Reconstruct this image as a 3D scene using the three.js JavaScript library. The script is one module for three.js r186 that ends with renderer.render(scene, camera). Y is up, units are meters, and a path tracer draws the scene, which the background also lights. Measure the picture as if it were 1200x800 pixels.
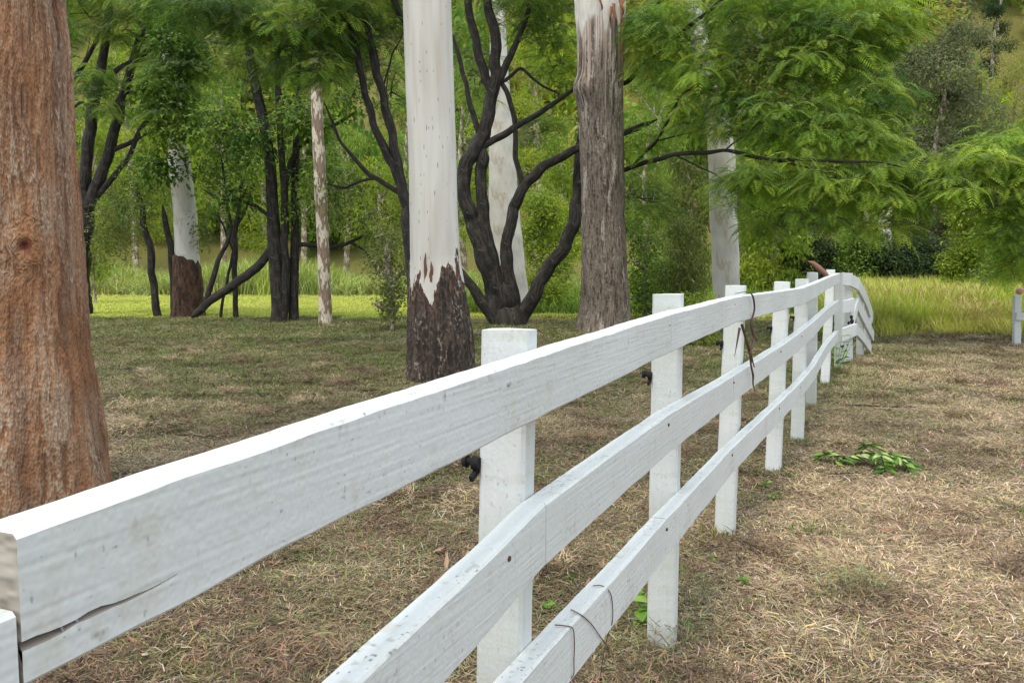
import * as THREE from 'three';
import { mergeGeometries } from 'three/addons/utils/BufferGeometryUtils.js';
import { ImprovedNoise } from 'three/addons/math/ImprovedNoise.js';

// ---------------------------------------------------------------- camera, sky, sun, exposure
const scene = new THREE.Scene();
const F = 1000, EYE = 1.4, PITCH = Math.atan(85 / F);
const camera = new THREE.PerspectiveCamera(2 * Math.atan(400 / F) * 180 / Math.PI, 1.5, 0.05, 900);
camera.position.set(0, EYE, 0);
camera.rotation.x = -PITCH;
scene.add(camera);

const SUN = new THREE.Vector3(-0.2, 1.0, 0.42).normalize();
{ // bright thin overcast, brighter towards the veiled sun
  const W = 512, Hh = 256, data = new Float32Array(W * Hh * 4), d = new THREE.Vector3();
  for (let j = 0; j < Hh; j++) for (let i = 0; i < W; i++) {
    const el = ((j + 0.5) / Hh - 0.5) * Math.PI, az = ((i + 0.5) / W - 0.5) * 2 * Math.PI;
    d.set(Math.cos(el) * Math.cos(az), Math.sin(el), Math.cos(el) * Math.sin(az));
    const up = Math.max(0, d.y), s = Math.max(0, d.dot(SUN));
    const L = 0.98 + 0.10 * up + 0.45 * Math.pow(s, 4);
    const k = 4 * (j * W + i);
    data[k] = L * 0.92; data[k + 1] = L * 0.985; data[k + 2] = L * 1.05; data[k + 3] = 1;
  }
  const sky = new THREE.DataTexture(data, W, Hh, THREE.RGBAFormat, THREE.FloatType);
  sky.mapping = THREE.EquirectangularReflectionMapping;
  sky.minFilter = sky.magFilter = THREE.LinearFilter; sky.needsUpdate = true;
  scene.background = sky; scene.environment = sky;
}
const sun = new THREE.DirectionalLight(0xfff0d6, 1.4);
sun.position.copy(SUN).multiplyScalar(80); sun.target.position.set(0, 0, -20);
sun.position.add(sun.target.position);
sun.castShadow = true; sun.shadow.radius = 20; sun.shadow.mapSize.set(4096, 4096);
Object.assign(sun.shadow.camera, { left: -60, right: 60, top: 60, bottom: -60, near: 1, far: 220 });
scene.add(sun, sun.target);

const renderer = new THREE.WebGLRenderer({ antialias: true });
renderer.toneMapping = THREE.LinearToneMapping;
renderer.toneMappingExposure = 1.5;
renderer.shadowMap.enabled = true;
renderer.setSize(1024, 682);

// ---------------------------------------------------------------- helpers
const V = (x, y, z) => new THREE.Vector3(x, y, z);
const cP = Math.cos(PITCH), sP = Math.sin(PITCH);
function ray(px, py) { const x = (px - 600) / F, y = -(py - 400) / F; return V(x, y * cP - sP, -y * sP - cP); }
function at(px, py, z) { const r = ray(px, py); return r.multiplyScalar(z / -r.z).add(V(0, EYE, 0)); }
function ground(px, py) { const r = ray(px, py); return r.multiplyScalar(EYE / -r.y).add(V(0, EYE, 0)); }
function rng(a) { a = (a * 2654435761) >>> 0; return () => { a = (a + 0x6D2B79F5) | 0; let t = Math.imul(a ^ (a >>> 15), 1 | a); t = (t + Math.imul(t ^ (t >>> 7), 61 | t)) ^ t; return ((t ^ (t >>> 14)) >>> 0) / 4294967296; }; }
const perlin = new ImprovedNoise();
const n3 = (x, y, z) => perlin.noise(x + 31.7, y + 17.3, z + 53.1);
const fbm = (x, y, z, o = 4) => { let a = 0, s = 0.5; for (let i = 0; i < o; i++) { a += s * n3(x, y, z); x = x * 2.03 + 5.2; y = y * 2.03 + 1.3; z = z * 2.03 + 8.1; s *= 0.5; } return a; };
const clamp = (v, a = 0, b = 1) => v < a ? a : v > b ? b : v;
const sstep = (a, b, v) => { const t = clamp((v - a) / (b - a)); return t * t * (3 - 2 * t); };
const mix = (a, b, t) => a + (b - a) * t;
const mix3 = (a, b, t) => [mix(a[0], b[0], t), mix(a[1], b[1], t), mix(a[2], b[2], t)];
const toS = v => { v = clamp(v); return 255 * (v <= 0.0031308 ? 12.92 * v : 1.055 * Math.pow(v, 1 / 2.4) - 0.055); };

const used = {};
function numbered(n) { const k = used[n] = (used[n] ?? -1) + 1; return k ? n + '_' + String(k).padStart(3, '0') : n; }
function tag(o, label, category, group, kind) {
  if (label) o.userData.label = label;
  if (category) o.userData.category = category;
  if (group) o.userData.group = group;
  if (kind) o.userData.kind = kind;
  return o;
}
function thing(name, label, category, base, group) {
  const o = new THREE.Group(); o.name = numbered(name); o.position.copy(base); scene.add(o);
  return tag(o, label, category, group);
}
function shade(o) { o.castShadow = true; o.receiveShadow = true; return o; }
// a part whose geometry is given in world coordinates
function part(name, geo, mat, parent, kind) {
  const m = shade(new THREE.Mesh(geo, mat)); m.name = name;
  let b = V(0, 0, 0), p = parent; while (p && p !== scene) { b.add(p.position); p = p.parent; }
  geo.translate(-b.x, -b.y, -b.z);
  parent.add(m); if (kind) m.userData.kind = kind;
  return m;
}
function dataTex(w, h, fn, srgb = true, linear = true) { // fn(u, v) -> [r, g, b] linear 0..1 (or a grey value for data)
  const a = new Uint8Array(w * h * 4);
  for (let j = 0; j < h; j++) for (let i = 0; i < w; i++) {
    const c = fn((i + 0.5) / w, (j + 0.5) / h), k = 4 * (j * w + i);
    if (srgb) { a[k] = toS(c[0]); a[k + 1] = toS(c[1]); a[k + 2] = toS(c[2]); }
    else a[k] = a[k + 1] = a[k + 2] = 255 * clamp(c);
    a[k + 3] = 255;
  }
  const t = new THREE.DataTexture(a, w, h); t.wrapS = t.wrapT = THREE.RepeatWrapping;
  t.magFilter = THREE.LinearFilter; t.minFilter = THREE.LinearMipmapLinearFilter; t.generateMipmaps = true;
  if (srgb) t.colorSpace = THREE.SRGBColorSpace; t.needsUpdate = true;
  return t;
}
// seamless noise over a repeating tile: wraps u and v on two circles folded into 3-D
function tileN(u, v, fu, fv, seed = 0) { // value noise with period fu x fv cells
  const x = u * fu, y = v * fv, xi = Math.floor(x), yi = Math.floor(y), fx = x - xi, fy = y - yi;
  const h = (i, j) => { i = ((i % fu) + fu) % fu; j = ((j % fv) + fv) % fv; let t = Math.imul(i + 374761393 + seed * 1013, 668265263) ^ Math.imul(j + 974634777, 2246822519); t = Math.imul(t ^ (t >>> 13), 1274126177); return ((t ^ (t >>> 16)) >>> 0) / 4294967296; };
  const sx = fx * fx * (3 - 2 * fx), sy = fy * fy * (3 - 2 * fy);
  return mix(mix(h(xi, yi), h(xi + 1, yi), sx), mix(h(xi, yi + 1), h(xi + 1, yi + 1), sx), sy);
}

// tapered tube along points with radii; disp(theta, s) adds to the radius
function tube(pts, radii, { seg = 10, step = 0.12, disp = null, tile = 1, uvFull = null, cap = true, tension } = {}) {
  const curve = new THREE.CatmullRomCurve3(pts, false, 'centripetal');
  const L = curve.getLength(), n = Math.max(2, Math.min(900, Math.ceil(L / step)));
  const pos = [], uv = [], idx = [], N = pts.length - 1;
  let prevT = null, nx = null, len = 0, prevP = null;
  const rMean = radii.reduce((a, b) => a + b, 0) / radii.length, uRep = Math.max(1, Math.round(2 * Math.PI * rMean / tile));
  const q = new THREE.Quaternion();
  for (let i = 0; i <= n; i++) {
    const t = i / n, p = curve.getPoint(t), tg = curve.getTangent(t).normalize();
    if (!nx) { nx = V(1, 0, 0).addScaledVector(tg, -tg.x); if (nx.lengthSq() < 0.05) nx = V(0, 0, 1).addScaledVector(tg, -tg.z); nx.normalize(); }
    else { q.setFromUnitVectors(prevT, tg); nx.applyQuaternion(q).normalize(); }
    const bn = V(0, 0, 0).crossVectors(tg, nx).normalize();
    if (prevP) len += p.distanceTo(prevP);
    prevP = p.clone(); prevT = tg.clone();
    const fI = t * N, k = Math.min(N - 1, Math.floor(fI)), fr = fI - k, sm = fr * fr * (3 - 2 * fr);
    const r0 = mix(radii[k], radii[k + 1], mix(fr, sm, 0.4));
    for (let j = 0; j <= seg; j++) {
      const th = (j % seg) / seg * Math.PI * 2, r = r0 + (disp ? disp(th, len, r0, p) : 0);
      pos.push(p.x + r * (Math.cos(th) * nx.x + Math.sin(th) * bn.x), p.y + r * (Math.cos(th) * nx.y + Math.sin(th) * bn.y), p.z + r * (Math.cos(th) * nx.z + Math.sin(th) * bn.z));
      uv.push(uvFull ? j / seg : j / seg * uRep, uvFull ? len / uvFull : len / tile);
    }
  }
  for (let i = 0; i < n; i++) for (let j = 0; j < seg; j++) { const a = i * (seg + 1) + j, b = a + seg + 1; idx.push(a, b, a + 1, b, b + 1, a + 1); }
  if (cap) { // close both ends
    { const c = pos.length / 3, p = curve.getPoint(0); pos.push(p.x, p.y, p.z); uv.push(0, 0); for (let j = 0; j < seg; j++) idx.push(j, j + 1, c); }
    const c = pos.length / 3, p = curve.getPoint(1); pos.push(p.x, p.y, p.z); uv.push(0, 0);
    for (let j = 0; j < seg; j++) idx.push(n * (seg + 1) + j, c, n * (seg + 1) + j + 1);
  }
  // the frame has bn = tg x nx; make faces point outwards
  for (let i = 0; i < idx.length; i += 3) { const t = idx[i + 1]; idx[i + 1] = idx[i + 2]; idx[i + 2] = t; }
  const g = new THREE.BufferGeometry();
  g.setAttribute('position', new THREE.Float32BufferAttribute(pos, 3)); g.setAttribute('uv', new THREE.Float32BufferAttribute(uv, 2)); g.setIndex(idx);
  g.computeVertexNormals();
  const nn = g.attributes.normal;
  for (let i = 0; i <= n; i++) { const a = i * (seg + 1), b = a + seg, x = nn.getX(a) + nn.getX(b), y = nn.getY(a) + nn.getY(b), z = nn.getZ(a) + nn.getZ(b), l = Math.hypot(x, y, z) || 1; nn.setXYZ(a, x / l, y / l, z / l); nn.setXYZ(b, x / l, y / l, z / l); }
  return g;
}
// a limb traced in the photograph: [px, py, half-width px, extra depth]
function limb(list, z, o = {}) {
  const pts = [], rad = [];
  list.forEach(([x, y, r, dz = 0], i) => {
    pts.push(at(x, y, z + dz)); rad.push(r * (z + dz) / F * (i === list.length - 1 && o.cap !== false ? 0.3 : 1));
    if (o.kink && i < list.length - 1) { const [x1, y1, r1, d1 = 0] = list[i + 1], k = o.kink * (r + r1) / 2, L = Math.hypot(x1 - x, y1 - y); if (L > 14) for (const f of L > 34 ? [0.33, 0.67] : [0.5]) { const h = n3(x * 0.37 + f * 9, y * 0.41, 4) * 2, g = n3(x * 0.53, y * 0.29 + f * 7, 9) * 2, zz = z + mix(dz, d1, f) + g * k * z / F; pts.push(at(mix(x, x1, f) + h * k * (y1 - y) / L, mix(y, y1, f) - h * k * (x1 - x) / L, zz)); rad.push(mix(r, r1, f) * z / F); } }
  });
  return tube(pts, rad, o);
}
const roughDisp = (amp, f) => (th, s, r) => r * amp * (n3(Math.cos(th) * f, s * 2.2, Math.sin(th) * f) + 0.5 * n3(Math.cos(th) * f * 2.3 + 9, s * 6, Math.sin(th) * f * 2.3));

// soup of loose faces with per-vertex colours
class Soup {
  constructor() { this.p = []; this.c = []; this.u = []; }
  tri(a, b, c, col) { for (const v of [a, b, c]) { this.p.push(v.x, v.y, v.z); this.c.push(col[0], col[1], col[2]); this.u.push(v.x, v.z); } }
  quad(a, b, c, d, col) { this.tri(a, b, c, col); this.tri(a, c, d, col); }
  build() {
    const g = new THREE.BufferGeometry();
    g.setAttribute('position', new THREE.Float32BufferAttribute(this.p, 3)); g.setAttribute('color', new THREE.Float32BufferAttribute(this.c, 3)); g.setAttribute('uv', new THREE.Float32BufferAttribute(this.u, 2));
    g.computeVertexNormals(); return g;
  }
}
// folded leaf: base b, direction d, side s, length l, width w
function leafFaces(S, b, d, s, l, w, droop, col) {
  const up = V(0, 0, 0).crossVectors(d, s).normalize();
  const m = b.clone().addScaledVector(d, l * 0.45).addScaledVector(up, droop * 0.2 * l), t = b.clone().addScaledVector(d, l).addScaledVector(V(0, -1, 0), droop * l);
  const m1 = m.clone().addScaledVector(s, w / 2).addScaledVector(up, w * 0.12), m2 = m.clone().addScaledVector(s, -w / 2).addScaledVector(up, w * 0.12);
  S.tri(b, m1, m, col); S.tri(b, m, m2, col); S.tri(m, m1, t, col); S.tri(m, t, m2, col);
}
function randDir(R) { const z = 2 * R() - 1, a = R() * 6.2832, r = Math.sqrt(1 - z * z); return V(r * Math.cos(a), z, r * Math.sin(a)); }

const M = {};
const leafMat = (o = {}) => new THREE.MeshPhysicalMaterial({ color: 0xffffff, vertexColors: true, roughness: 0.82, transmission: 0.55, thickness: 0, ior: 1.25, specularIntensity: 0.5, side: THREE.DoubleSide, ...o });
M.leaf = leafMat();
M.blade = leafMat({ transmission: 0.25 });
M.straw = new THREE.MeshStandardMaterial({ color: 0xffffff, vertexColors: true, roughness: 0.9, side: THREE.DoubleSide });

function instances(name, geo, mat, items, parent, kind) { // items: {p, q, s, c}
  const im = shade(new THREE.InstancedMesh(geo, mat, items.length)); im.name = name;
  let b = V(0, 0, 0), p = parent; while (p && p !== scene) { b.add(p.position); p = p.parent; }
  const m = new THREE.Matrix4(), sc = V(1, 1, 1), c = new THREE.Color(), pp = V(0, 0, 0);
  items.forEach((it, i) => {
    if (typeof it.s === 'number') sc.setScalar(it.s); else sc.copy(it.s);
    m.compose(pp.copy(it.p).sub(b), it.q, sc); im.setMatrixAt(i, m);
    im.setColorAt(i, c.setRGB(it.c[0], it.c[1], it.c[2]));
  });
  parent.add(im); im.userData.kind = kind || 'stuff';
  return im;
}
const yaw = (a, tx = 0, tz = 0) => new THREE.Quaternion().setFromEuler(new THREE.Euler(tx, a, tz, 'YXZ'));

// ---------------------------------------------------------------- fence plan (needed by the ground cover)
// columns along the front face of the rails: px, distance, [top, bottom] of the three rails in the photograph
const COLS = [[18, 620], [200, 567], [400, 492], [595, 431], [640, 416], [785, 369], [862, 348], [917, 341], [941, 338], [958, 331], [972, 325], [985, 320]];
const THICK = 0.05;
const perpOf = (a, b) => { const t = b.clone().sub(a); t.y = 0; t.normalize(); return V(-t.z, 0, t.x); };   // towards the open side
// where the posts stand, from where their feet meet the ground
const OFF = [[-1.25, -1.3], [-0.39, 0.7], [0.0403, 1.7], [0.595, 2.99], [1.161, 4.35], [1.811, 5.65], [2.342, 6.75], [3.066, 8.5], [3.83, 10.2], [4.60, 11.8]].map(([x, d]) => V(x, 0, -d));
const FRONT = OFF.map((p, i) => p.clone().addScaledVector(perpOf(OFF[Math.max(0, i - 1)], OFF[Math.min(OFF.length - 1, i + 1)]), THICK + 0.001));
const PLAN = COLS.map(([x, y]) => onLine(FRONT, x, y).p);
// heights of the rails' top edges against distance
const RAIL = {
  a: [[0.6, 1.202], [0.75, 1.209], [1.0, 1.220], [1.44, 1.2335], [2.17, 1.255], [2.56, 1.263], [3.5, 1.277], [4.7, 1.267], [6, 1.266], [6.9, 1.288], [8.8, 1.313], [10.4, 1.348], [11.8, 1.37]],
  b: [[0.6, 0.842], [1.03, 0.88], [1.25, 0.9], [1.61, 0.945], [2.36, 0.957], [2.84, 0.953], [4.06, 0.91], [5.17, 0.924], [6.05, 0.957], [7, 0.985], [8.9, 0.995], [10.5, 1.02]],
  c: [[0.6, 0.65], [1.5, 0.64], [2.3, 0.634], [2.66, 0.624], [3.6, 0.585], [5.5, 0.572], [6.1, 0.592], [7.2, 0.608], [9.1, 0.614], [10.6, 0.645]],
};
const railTop = (k, d) => { const T = RAIL[k]; let i = 0; while (i < T.length - 2 && T[i + 1][0] < d) i++; return mix(T[i][1], T[i + 1][1], (d - T[i][0]) / (T[i + 1][0] - T[i][0])); };
function fenceX(d) {
  let i = 0; while (i < PLAN.length - 2 && -PLAN[i + 1].z < d) i++;
  const a = PLAN[i], b = PLAN[i + 1], t = (d + a.z) / (a.z - b.z);
  return mix(a.x, b.x, t);
}

// ---------------------------------------------------------------- ground
function heightAt(x, d) {
  let h = 0.04 * fbm(x * 0.6, 3.1, d * 0.6, 3) + 0.02 * n3(x * 2.6, 7, d * 2.6);
  const e = d + 0.12 * Math.max(0, x) - 0.05 * Math.max(0, -x);
  h += sstep(58, 170, e) * 62 + sstep(58, 90, e) * 2.5 * fbm(x * 0.03, 1, d * 0.03, 3);
  h += 0.10 * sstep(15.6, 16.6, d) * sstep(6, 9, x) * (1 - sstep(16.9, 17.8, d));   // low bank in front of the tall grass
  return h;
}
const inMeadow = (x, d) => d > 17.4 + 0.35 * n3(x * 0.8, 4, 2) && x > 0.385 * d - 0.2 && d < 46 && x < 40;
// what grows where: [lawn, short shaded grass, straw]
function cover(x, d) {
  const nA = fbm(x * 0.35, 11, d * 0.35, 3), nB = fbm(x * 1.3, 21, d * 1.3, 3), right = x > fenceX(Math.max(1, d)) ? 1 : 0;
  const edge = 23.6 + 1.2 * nA + 2 * nB + (x > -3 ? -1.2 : 0);
  const lawn = sstep(edge - 0.5, edge + 0.7, d);
  let green = (1 - lawn) * sstep(7.5, 13, d + 5 * nA + 3 * nB) * (1 - 0.85 * right * sstep(-0.5, 2, x - fenceX(d)));
  green = Math.max(green, (1 - lawn) * 0.6 * sstep(0.16, 0.34, nB + 0.4 * nA));
  return [lawn, clamp(green), right];
}
{
  const NX = 260, ND = 360, pos = [], col = [], uv = [], idx = [];
  for (let j = 0; j <= ND; j++) {
    const t = j / ND, d = -14 + 22 * t + 16 * t * t + 300 * Math.pow(t, 4.2);
    for (let i = 0; i <= NX; i++) {
      const u = i / NX * 2 - 1, x = Math.sign(u) * Math.pow(Math.abs(u), 1.5) * (24 + Math.max(0, d) * 1.35);
      pos.push(x, heightAt(x, d), -d); uv.push(x / 2.2, d / 2.2);
      const [lawn, green, right] = cover(x, d), v = fbm(x * 2.1, 5, d * 2.1, 3);
      let c = mix3([0.385, 0.30, 0.185], [0.28, 0.21, 0.125], clamp(0.5 + 1.6 * v));
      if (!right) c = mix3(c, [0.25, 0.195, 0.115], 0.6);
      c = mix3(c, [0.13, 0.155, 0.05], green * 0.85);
      c = mix3(c, mix3([0.40, 0.45, 0.12], [0.48, 0.44, 0.18], clamp(0.25 + 1.5 * fbm(x * 0.25, 9, d * 0.5, 3))), lawn);
      if (heightAt(x, d) > 0.5 + 0.4 * n3(x * 0.3, 17, d * 0.3)) c = [0.32, 0.37, 0.11];   // rough pasture covers the hill slope
      if (lawn > 0 && x > -3.5 && d < 24.5) c = mix3(c, [0.36, 0.29, 0.17], sstep(24.5, 23.5, d) * 0.9);   // bare strip behind the trees
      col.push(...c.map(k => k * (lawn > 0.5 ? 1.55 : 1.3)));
    }
  }
  for (let j = 0; j < ND; j++) for (let i = 0; i < NX; i++) { const a = j * (NX + 1) + i, b = a + NX + 1; idx.push(a, a + 1, b, a + 1, b + 1, b); }
  const g = new THREE.BufferGeometry();
  g.setAttribute('position', new THREE.Float32BufferAttribute(pos, 3)); g.setAttribute('color', new THREE.Float32BufferAttribute(col, 3)); g.setAttribute('uv', new THREE.Float32BufferAttribute(uv, 2)); g.setIndex(idx); g.computeVertexNormals();
  // matted straw drawn stroke by stroke, tileable
  const cv = document.createElement('canvas'); cv.width = cv.height = 1024; const x2 = cv.getContext('2d'), R = rng(5);
  x2.fillStyle = 'rgb(118,104,86)'; x2.fillRect(0, 0, 1024, 1024);
  const tones = [[214, 200, 176], [180, 164, 138], [150, 134, 108], [96, 80, 60], [66, 54, 40], [198, 186, 150], [236, 226, 204], [128, 118, 88]];
  for (let k = 0; k < 15000; k++) {
    const x = R() * 1024, y = R() * 1024, a = R() * 6.283, l = 10 + R() * 42, t = tones[Math.floor(R() * tones.length)], b = (R() - 0.5) * 16;
    x2.strokeStyle = `rgba(${t[0]},${t[1]},${t[2]},${0.55 + 0.45 * R()})`; x2.lineWidth = 0.8 + R() * 1.8;
    for (const ox of [-1024, 0, 1024]) for (const oy of [-1024, 0, 1024]) {
      const X = x + ox, Y = y + oy; if (X < -60 || X > 1084 || Y < -60 || Y > 1084) continue;
      x2.beginPath(); x2.moveTo(X, Y); x2.quadraticCurveTo(X + Math.cos(a) * l * 0.5 - Math.sin(a) * b, Y + Math.sin(a) * l * 0.5 + Math.cos(a) * b, X + Math.cos(a) * l, Y + Math.sin(a) * l); x2.stroke();
    }
  }
  const map = new THREE.CanvasTexture(cv); map.colorSpace = THREE.SRGBColorSpace; map.wrapS = map.wrapT = THREE.RepeatWrapping;
  const bump = new THREE.CanvasTexture(cv); bump.wrapS = bump.wrapT = THREE.RepeatWrapping;
  const ground = shade(new THREE.Mesh(g, new THREE.MeshStandardMaterial({ map, bumpMap: bump, bumpScale: 0.012, vertexColors: true, roughness: 1 })));
  ground.name = 'ground'; tag(ground, 'mown dry ground with lawn and hillside beyond', 'ground', null, 'structure'); scene.add(ground);
}

// ---------------------------------------------------------------- bark and timber materials
function bark(fn, bumpScale, o = {}) { // fn(u, v) -> [r, g, b, height]
  const h = new Map(); let W = o.w || 512, H = o.h || 512;
  const col = new Uint8Array(W * H * 4), bmp = new Uint8Array(W * H * 4);
  for (let j = 0; j < H; j++) for (let i = 0; i < W; i++) {
    const c = fn((i + 0.5) / W, (j + 0.5) / H), k = 4 * (j * W + i);
    col[k] = toS(c[0]); col[k + 1] = toS(c[1]); col[k + 2] = toS(c[2]); col[k + 3] = 255;
    bmp[k] = bmp[k + 1] = bmp[k + 2] = 255 * clamp(c[3]); bmp[k + 3] = 255;
  }
  const mk = (a, srgb) => { const t = new THREE.DataTexture(a, W, H); t.wrapS = t.wrapT = THREE.RepeatWrapping; t.magFilter = THREE.LinearFilter; t.minFilter = THREE.LinearMipmapLinearFilter; t.generateMipmaps = true; if (srgb) t.colorSpace = THREE.SRGBColorSpace; t.needsUpdate = true; return t; };
  return new THREE.MeshStandardMaterial({ map: mk(col, true), bumpMap: mk(bmp, false), bumpScale, roughness: o.rough ?? 0.9 });
}
// dark jacaranda bark with pale lichen spots (1 m tile)
M.darkBark = bark((u, v) => {
  const f = tileN(u, v, 26, 7, 1) * 0.5 + tileN(u, v, 60, 22, 2) * 0.3 + tileN(u, v, 120, 60, 3) * 0.2;
  let c = mix3([0.006, 0.005, 0.004], [0.050, 0.041, 0.033], clamp(f * 1.8 - 0.5));
  const l = tileN(u, v, 11, 6, 4) * 0.6 + tileN(u, v, 45, 40, 5) * 0.4;
  c = mix3(c, [0.26, 0.27, 0.24], 0.4 * sstep(0.70, 0.86, l * 0.75 + 0.25 * tileN(u, v, 90, 90, 6)));
  return [...c, f];
}, 0.02);
// smooth white gum bark (1 m tile)
M.whiteBark = bark((u, v) => {
  const a = tileN(u, v, 4, 3, 11), b = tileN(u, v, 14, 5, 12), f = tileN(u, v, 90, 30, 13);
  let c = mix3([0.56, 0.545, 0.50], [0.42, 0.40, 0.36], clamp(a * 0.7 + b * 0.6 - 0.35));
  c = mix3(c, [0.40, 0.33, 0.25], 0.8 * sstep(0.72, 0.8, tileN(u, v, 9, 3, 14) * 0.7 + tileN(u, v, 36, 8, 15) * 0.3));
  c = mix3(c, [0.10, 0.075, 0.06], 0.8 * sstep(0.955, 0.975, tileN(u, v, 40, 12, 16)));
  return [...mix3(c, [0.75, 0.73, 0.68], 0.25 * f), 0.5 + 0.3 * f - 0.2 * b];
}, 0.004, { rough: 0.75 });
// patchy pale trunk: cream and brown
M.patchBark = bark((u, v) => {
  const a = tileN(u, v, 6, 3, 21) * 0.6 + tileN(u, v, 20, 8, 22) * 0.4, f = tileN(u, v, 50, 14, 23);
  let c = mix3([0.52, 0.46, 0.37], [0.16, 0.105, 0.065], 0.85 * sstep(0.43, 0.60, a + 0.25 * (f - 0.5)));
  return [...mix3(c, [0.08, 0.055, 0.04], 0.5 * sstep(0.6, 0.8, f)), 0.4 * a + 0.5 * f];
}, 0.012);
// burnt brown stump bark
M.burntBark = bark((u, v) => {
  const f = tileN(u, v, 22, 5, 31) * 0.55 + tileN(u, v, 55, 16, 32) * 0.45;
  return [...mix3([0.018, 0.011, 0.008], [0.13, 0.065, 0.035], clamp(f * 1.6 - 0.35)), f];
}, 0.03);
M.twig = bark((u, v) => { const f = tileN(u, v, 12, 20, 41); return [...mix3([0.07, 0.06, 0.05], [0.27, 0.25, 0.22], f), f]; }, 0.004, { w: 128, h: 128 });

// ---------------------------------------------------------------- leaf sprays
function jacarandaSpray(seed, nF = 7) {
  const R = rng(seed), S = new Soup();
  for (let f = 0; f < nF; f++) {
    const a = f / nF * 6.283 + R() * 0.6, len = 0.34 + R() * 0.2, rise = 0.15 + R() * 0.6, tone = 0.7 + R() * 0.6;
    const out = V(Math.cos(a), 0, Math.sin(a)), side = V(-Math.sin(a), 0, Math.cos(a)), o = out.clone().multiplyScalar(0.02 + R() * 0.08).add(V(0, (R() - 0.5) * 0.2, 0));
    const P = t => o.clone().addScaledVector(out, len * t * (1 - 0.12 * t)).add(V(0, len * (rise * t - (rise + 0.35) * t * t), 0));
    const NP = 11;
    for (let k = 1; k <= NP; k++) {
      const t = 0.14 + 0.86 * k / NP, b = P(t), tg = P(Math.min(1, t + 0.02)).sub(P(t - 0.02)).normalize();
      const pl = len * 0.27 * Math.pow(Math.sin(Math.PI * (0.12 + 0.80 * k / NP)), 0.8);
      for (const sg of [-1, 1]) {
        const d = side.clone().multiplyScalar(sg * 0.85).addScaledVector(tg, 0.6).add(V(0, -0.12 + (R() - 0.5) * 0.2, 0)).normalize();
        const w = 0.020 + 0.008 * R(), e = b.clone().addScaledVector(d, pl), m = b.clone().addScaledVector(d, pl * 0.5).add(V(0, 0.006, 0)), ww = tg.clone().multiplyScalar(w / 2);
        const c = [tone * (0.95 + 0.1 * R()), tone, tone];
        S.tri(b, m.clone().add(ww), m.clone().sub(ww), c); S.tri(m.clone().add(ww), e, m.clone().sub(ww), c);
      }
    }
    const up = V(0, 0.004, 0);
    for (let k = 0; k < 4; k++) { const p0 = P(k / 4), p1 = P((k + 1) / 4); S.quad(p0.clone().add(up), p1.clone().add(up), p1.clone().sub(up), p0.clone().sub(up), [1.1, 0.9, 0.9]); }
  }
  return S.build();
}
function gumSpray(seed, n = 34, r = 0.34, l = 0.13, w = 0.026) { // hanging narrow leaves
  const R = rng(seed), S = new Soup();
  for (let k = 0; k < n; k++) {
    const b = randDir(R).multiplyScalar(r * Math.cbrt(R())), d = randDir(R); d.y = -Math.abs(d.y) * 0.9 - 0.25; d.normalize();
    const s = randDir(R).cross(d).normalize(), tone = 0.75 + 0.5 * R();
    leafFaces(S, b, d, s, l * (0.7 + 0.6 * R()), w * (0.8 + 0.4 * R()), 0.1, [tone, tone, tone]);
  }
  return S.build();
}
function broadSpray(seed, n = 30, r = 0.3, l = 0.10, w = 0.055) {
  const R = rng(seed), S = new Soup();
  for (let k = 0; k < n; k++) {
    const b = randDir(R).multiplyScalar(r * Math.cbrt(R())), d = b.clone().normalize().multiplyScalar(0.8).add(randDir(R).multiplyScalar(0.7)); d.y *= 0.6; d.normalize();
    const s = V(0, 1, 0).cross(d).normalize().add(randDir(R).multiplyScalar(0.35)).normalize(), tone = 0.78 + 0.44 * R();
    leafFaces(S, b, d, s, l * (0.7 + 0.6 * R()), w * (0.8 + 0.4 * R()), 0.25, [tone, tone, tone]);
  }
  return S.build();
}
const SPRAY = {
  jac: [jacarandaSpray(1), jacarandaSpray(2), jacarandaSpray(3)],
  gum: [gumSpray(11), gumSpray(12)],
  gumFar: [gumSpray(13, 46, 0.55, 0.22, 0.06), gumSpray(14, 46, 0.55, 0.22, 0.06)],
  broad: [broadSpray(21), broadSpray(22)],
  broadFar: [broadSpray(23, 40, 0.5, 0.2, 0.11), broadSpray(24, 40, 0.5, 0.2, 0.11)],
};
const PAL = { // linear leaf colours
  jac: [[0.19, 0.34, 0.035], [0.26, 0.42, 0.045], [0.11, 0.24, 0.03], [0.44, 0.56, 0.06], [0.32, 0.46, 0.045], [0.07, 0.16, 0.025]],
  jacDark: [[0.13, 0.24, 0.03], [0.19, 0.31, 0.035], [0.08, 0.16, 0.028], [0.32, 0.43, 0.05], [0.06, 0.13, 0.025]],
  olive: [[0.18, 0.23, 0.055], [0.25, 0.30, 0.07], [0.12, 0.16, 0.04]],
  grey: [[0.20, 0.225, 0.10], [0.24, 0.26, 0.125], [0.14, 0.17, 0.075]],
  lime: [[0.30, 0.39, 0.035], [0.38, 0.45, 0.045], [0.20, 0.31, 0.035]],
  mid: [[0.22, 0.34, 0.05], [0.31, 0.43, 0.06], [0.13, 0.23, 0.04]],
  dark: [[0.06, 0.10, 0.028], [0.08, 0.13, 0.035], [0.042, 0.075, 0.022]],
  yellow: [[0.36, 0.36, 0.09], [0.30, 0.33, 0.08], [0.42, 0.40, 0.12]],
};
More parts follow.
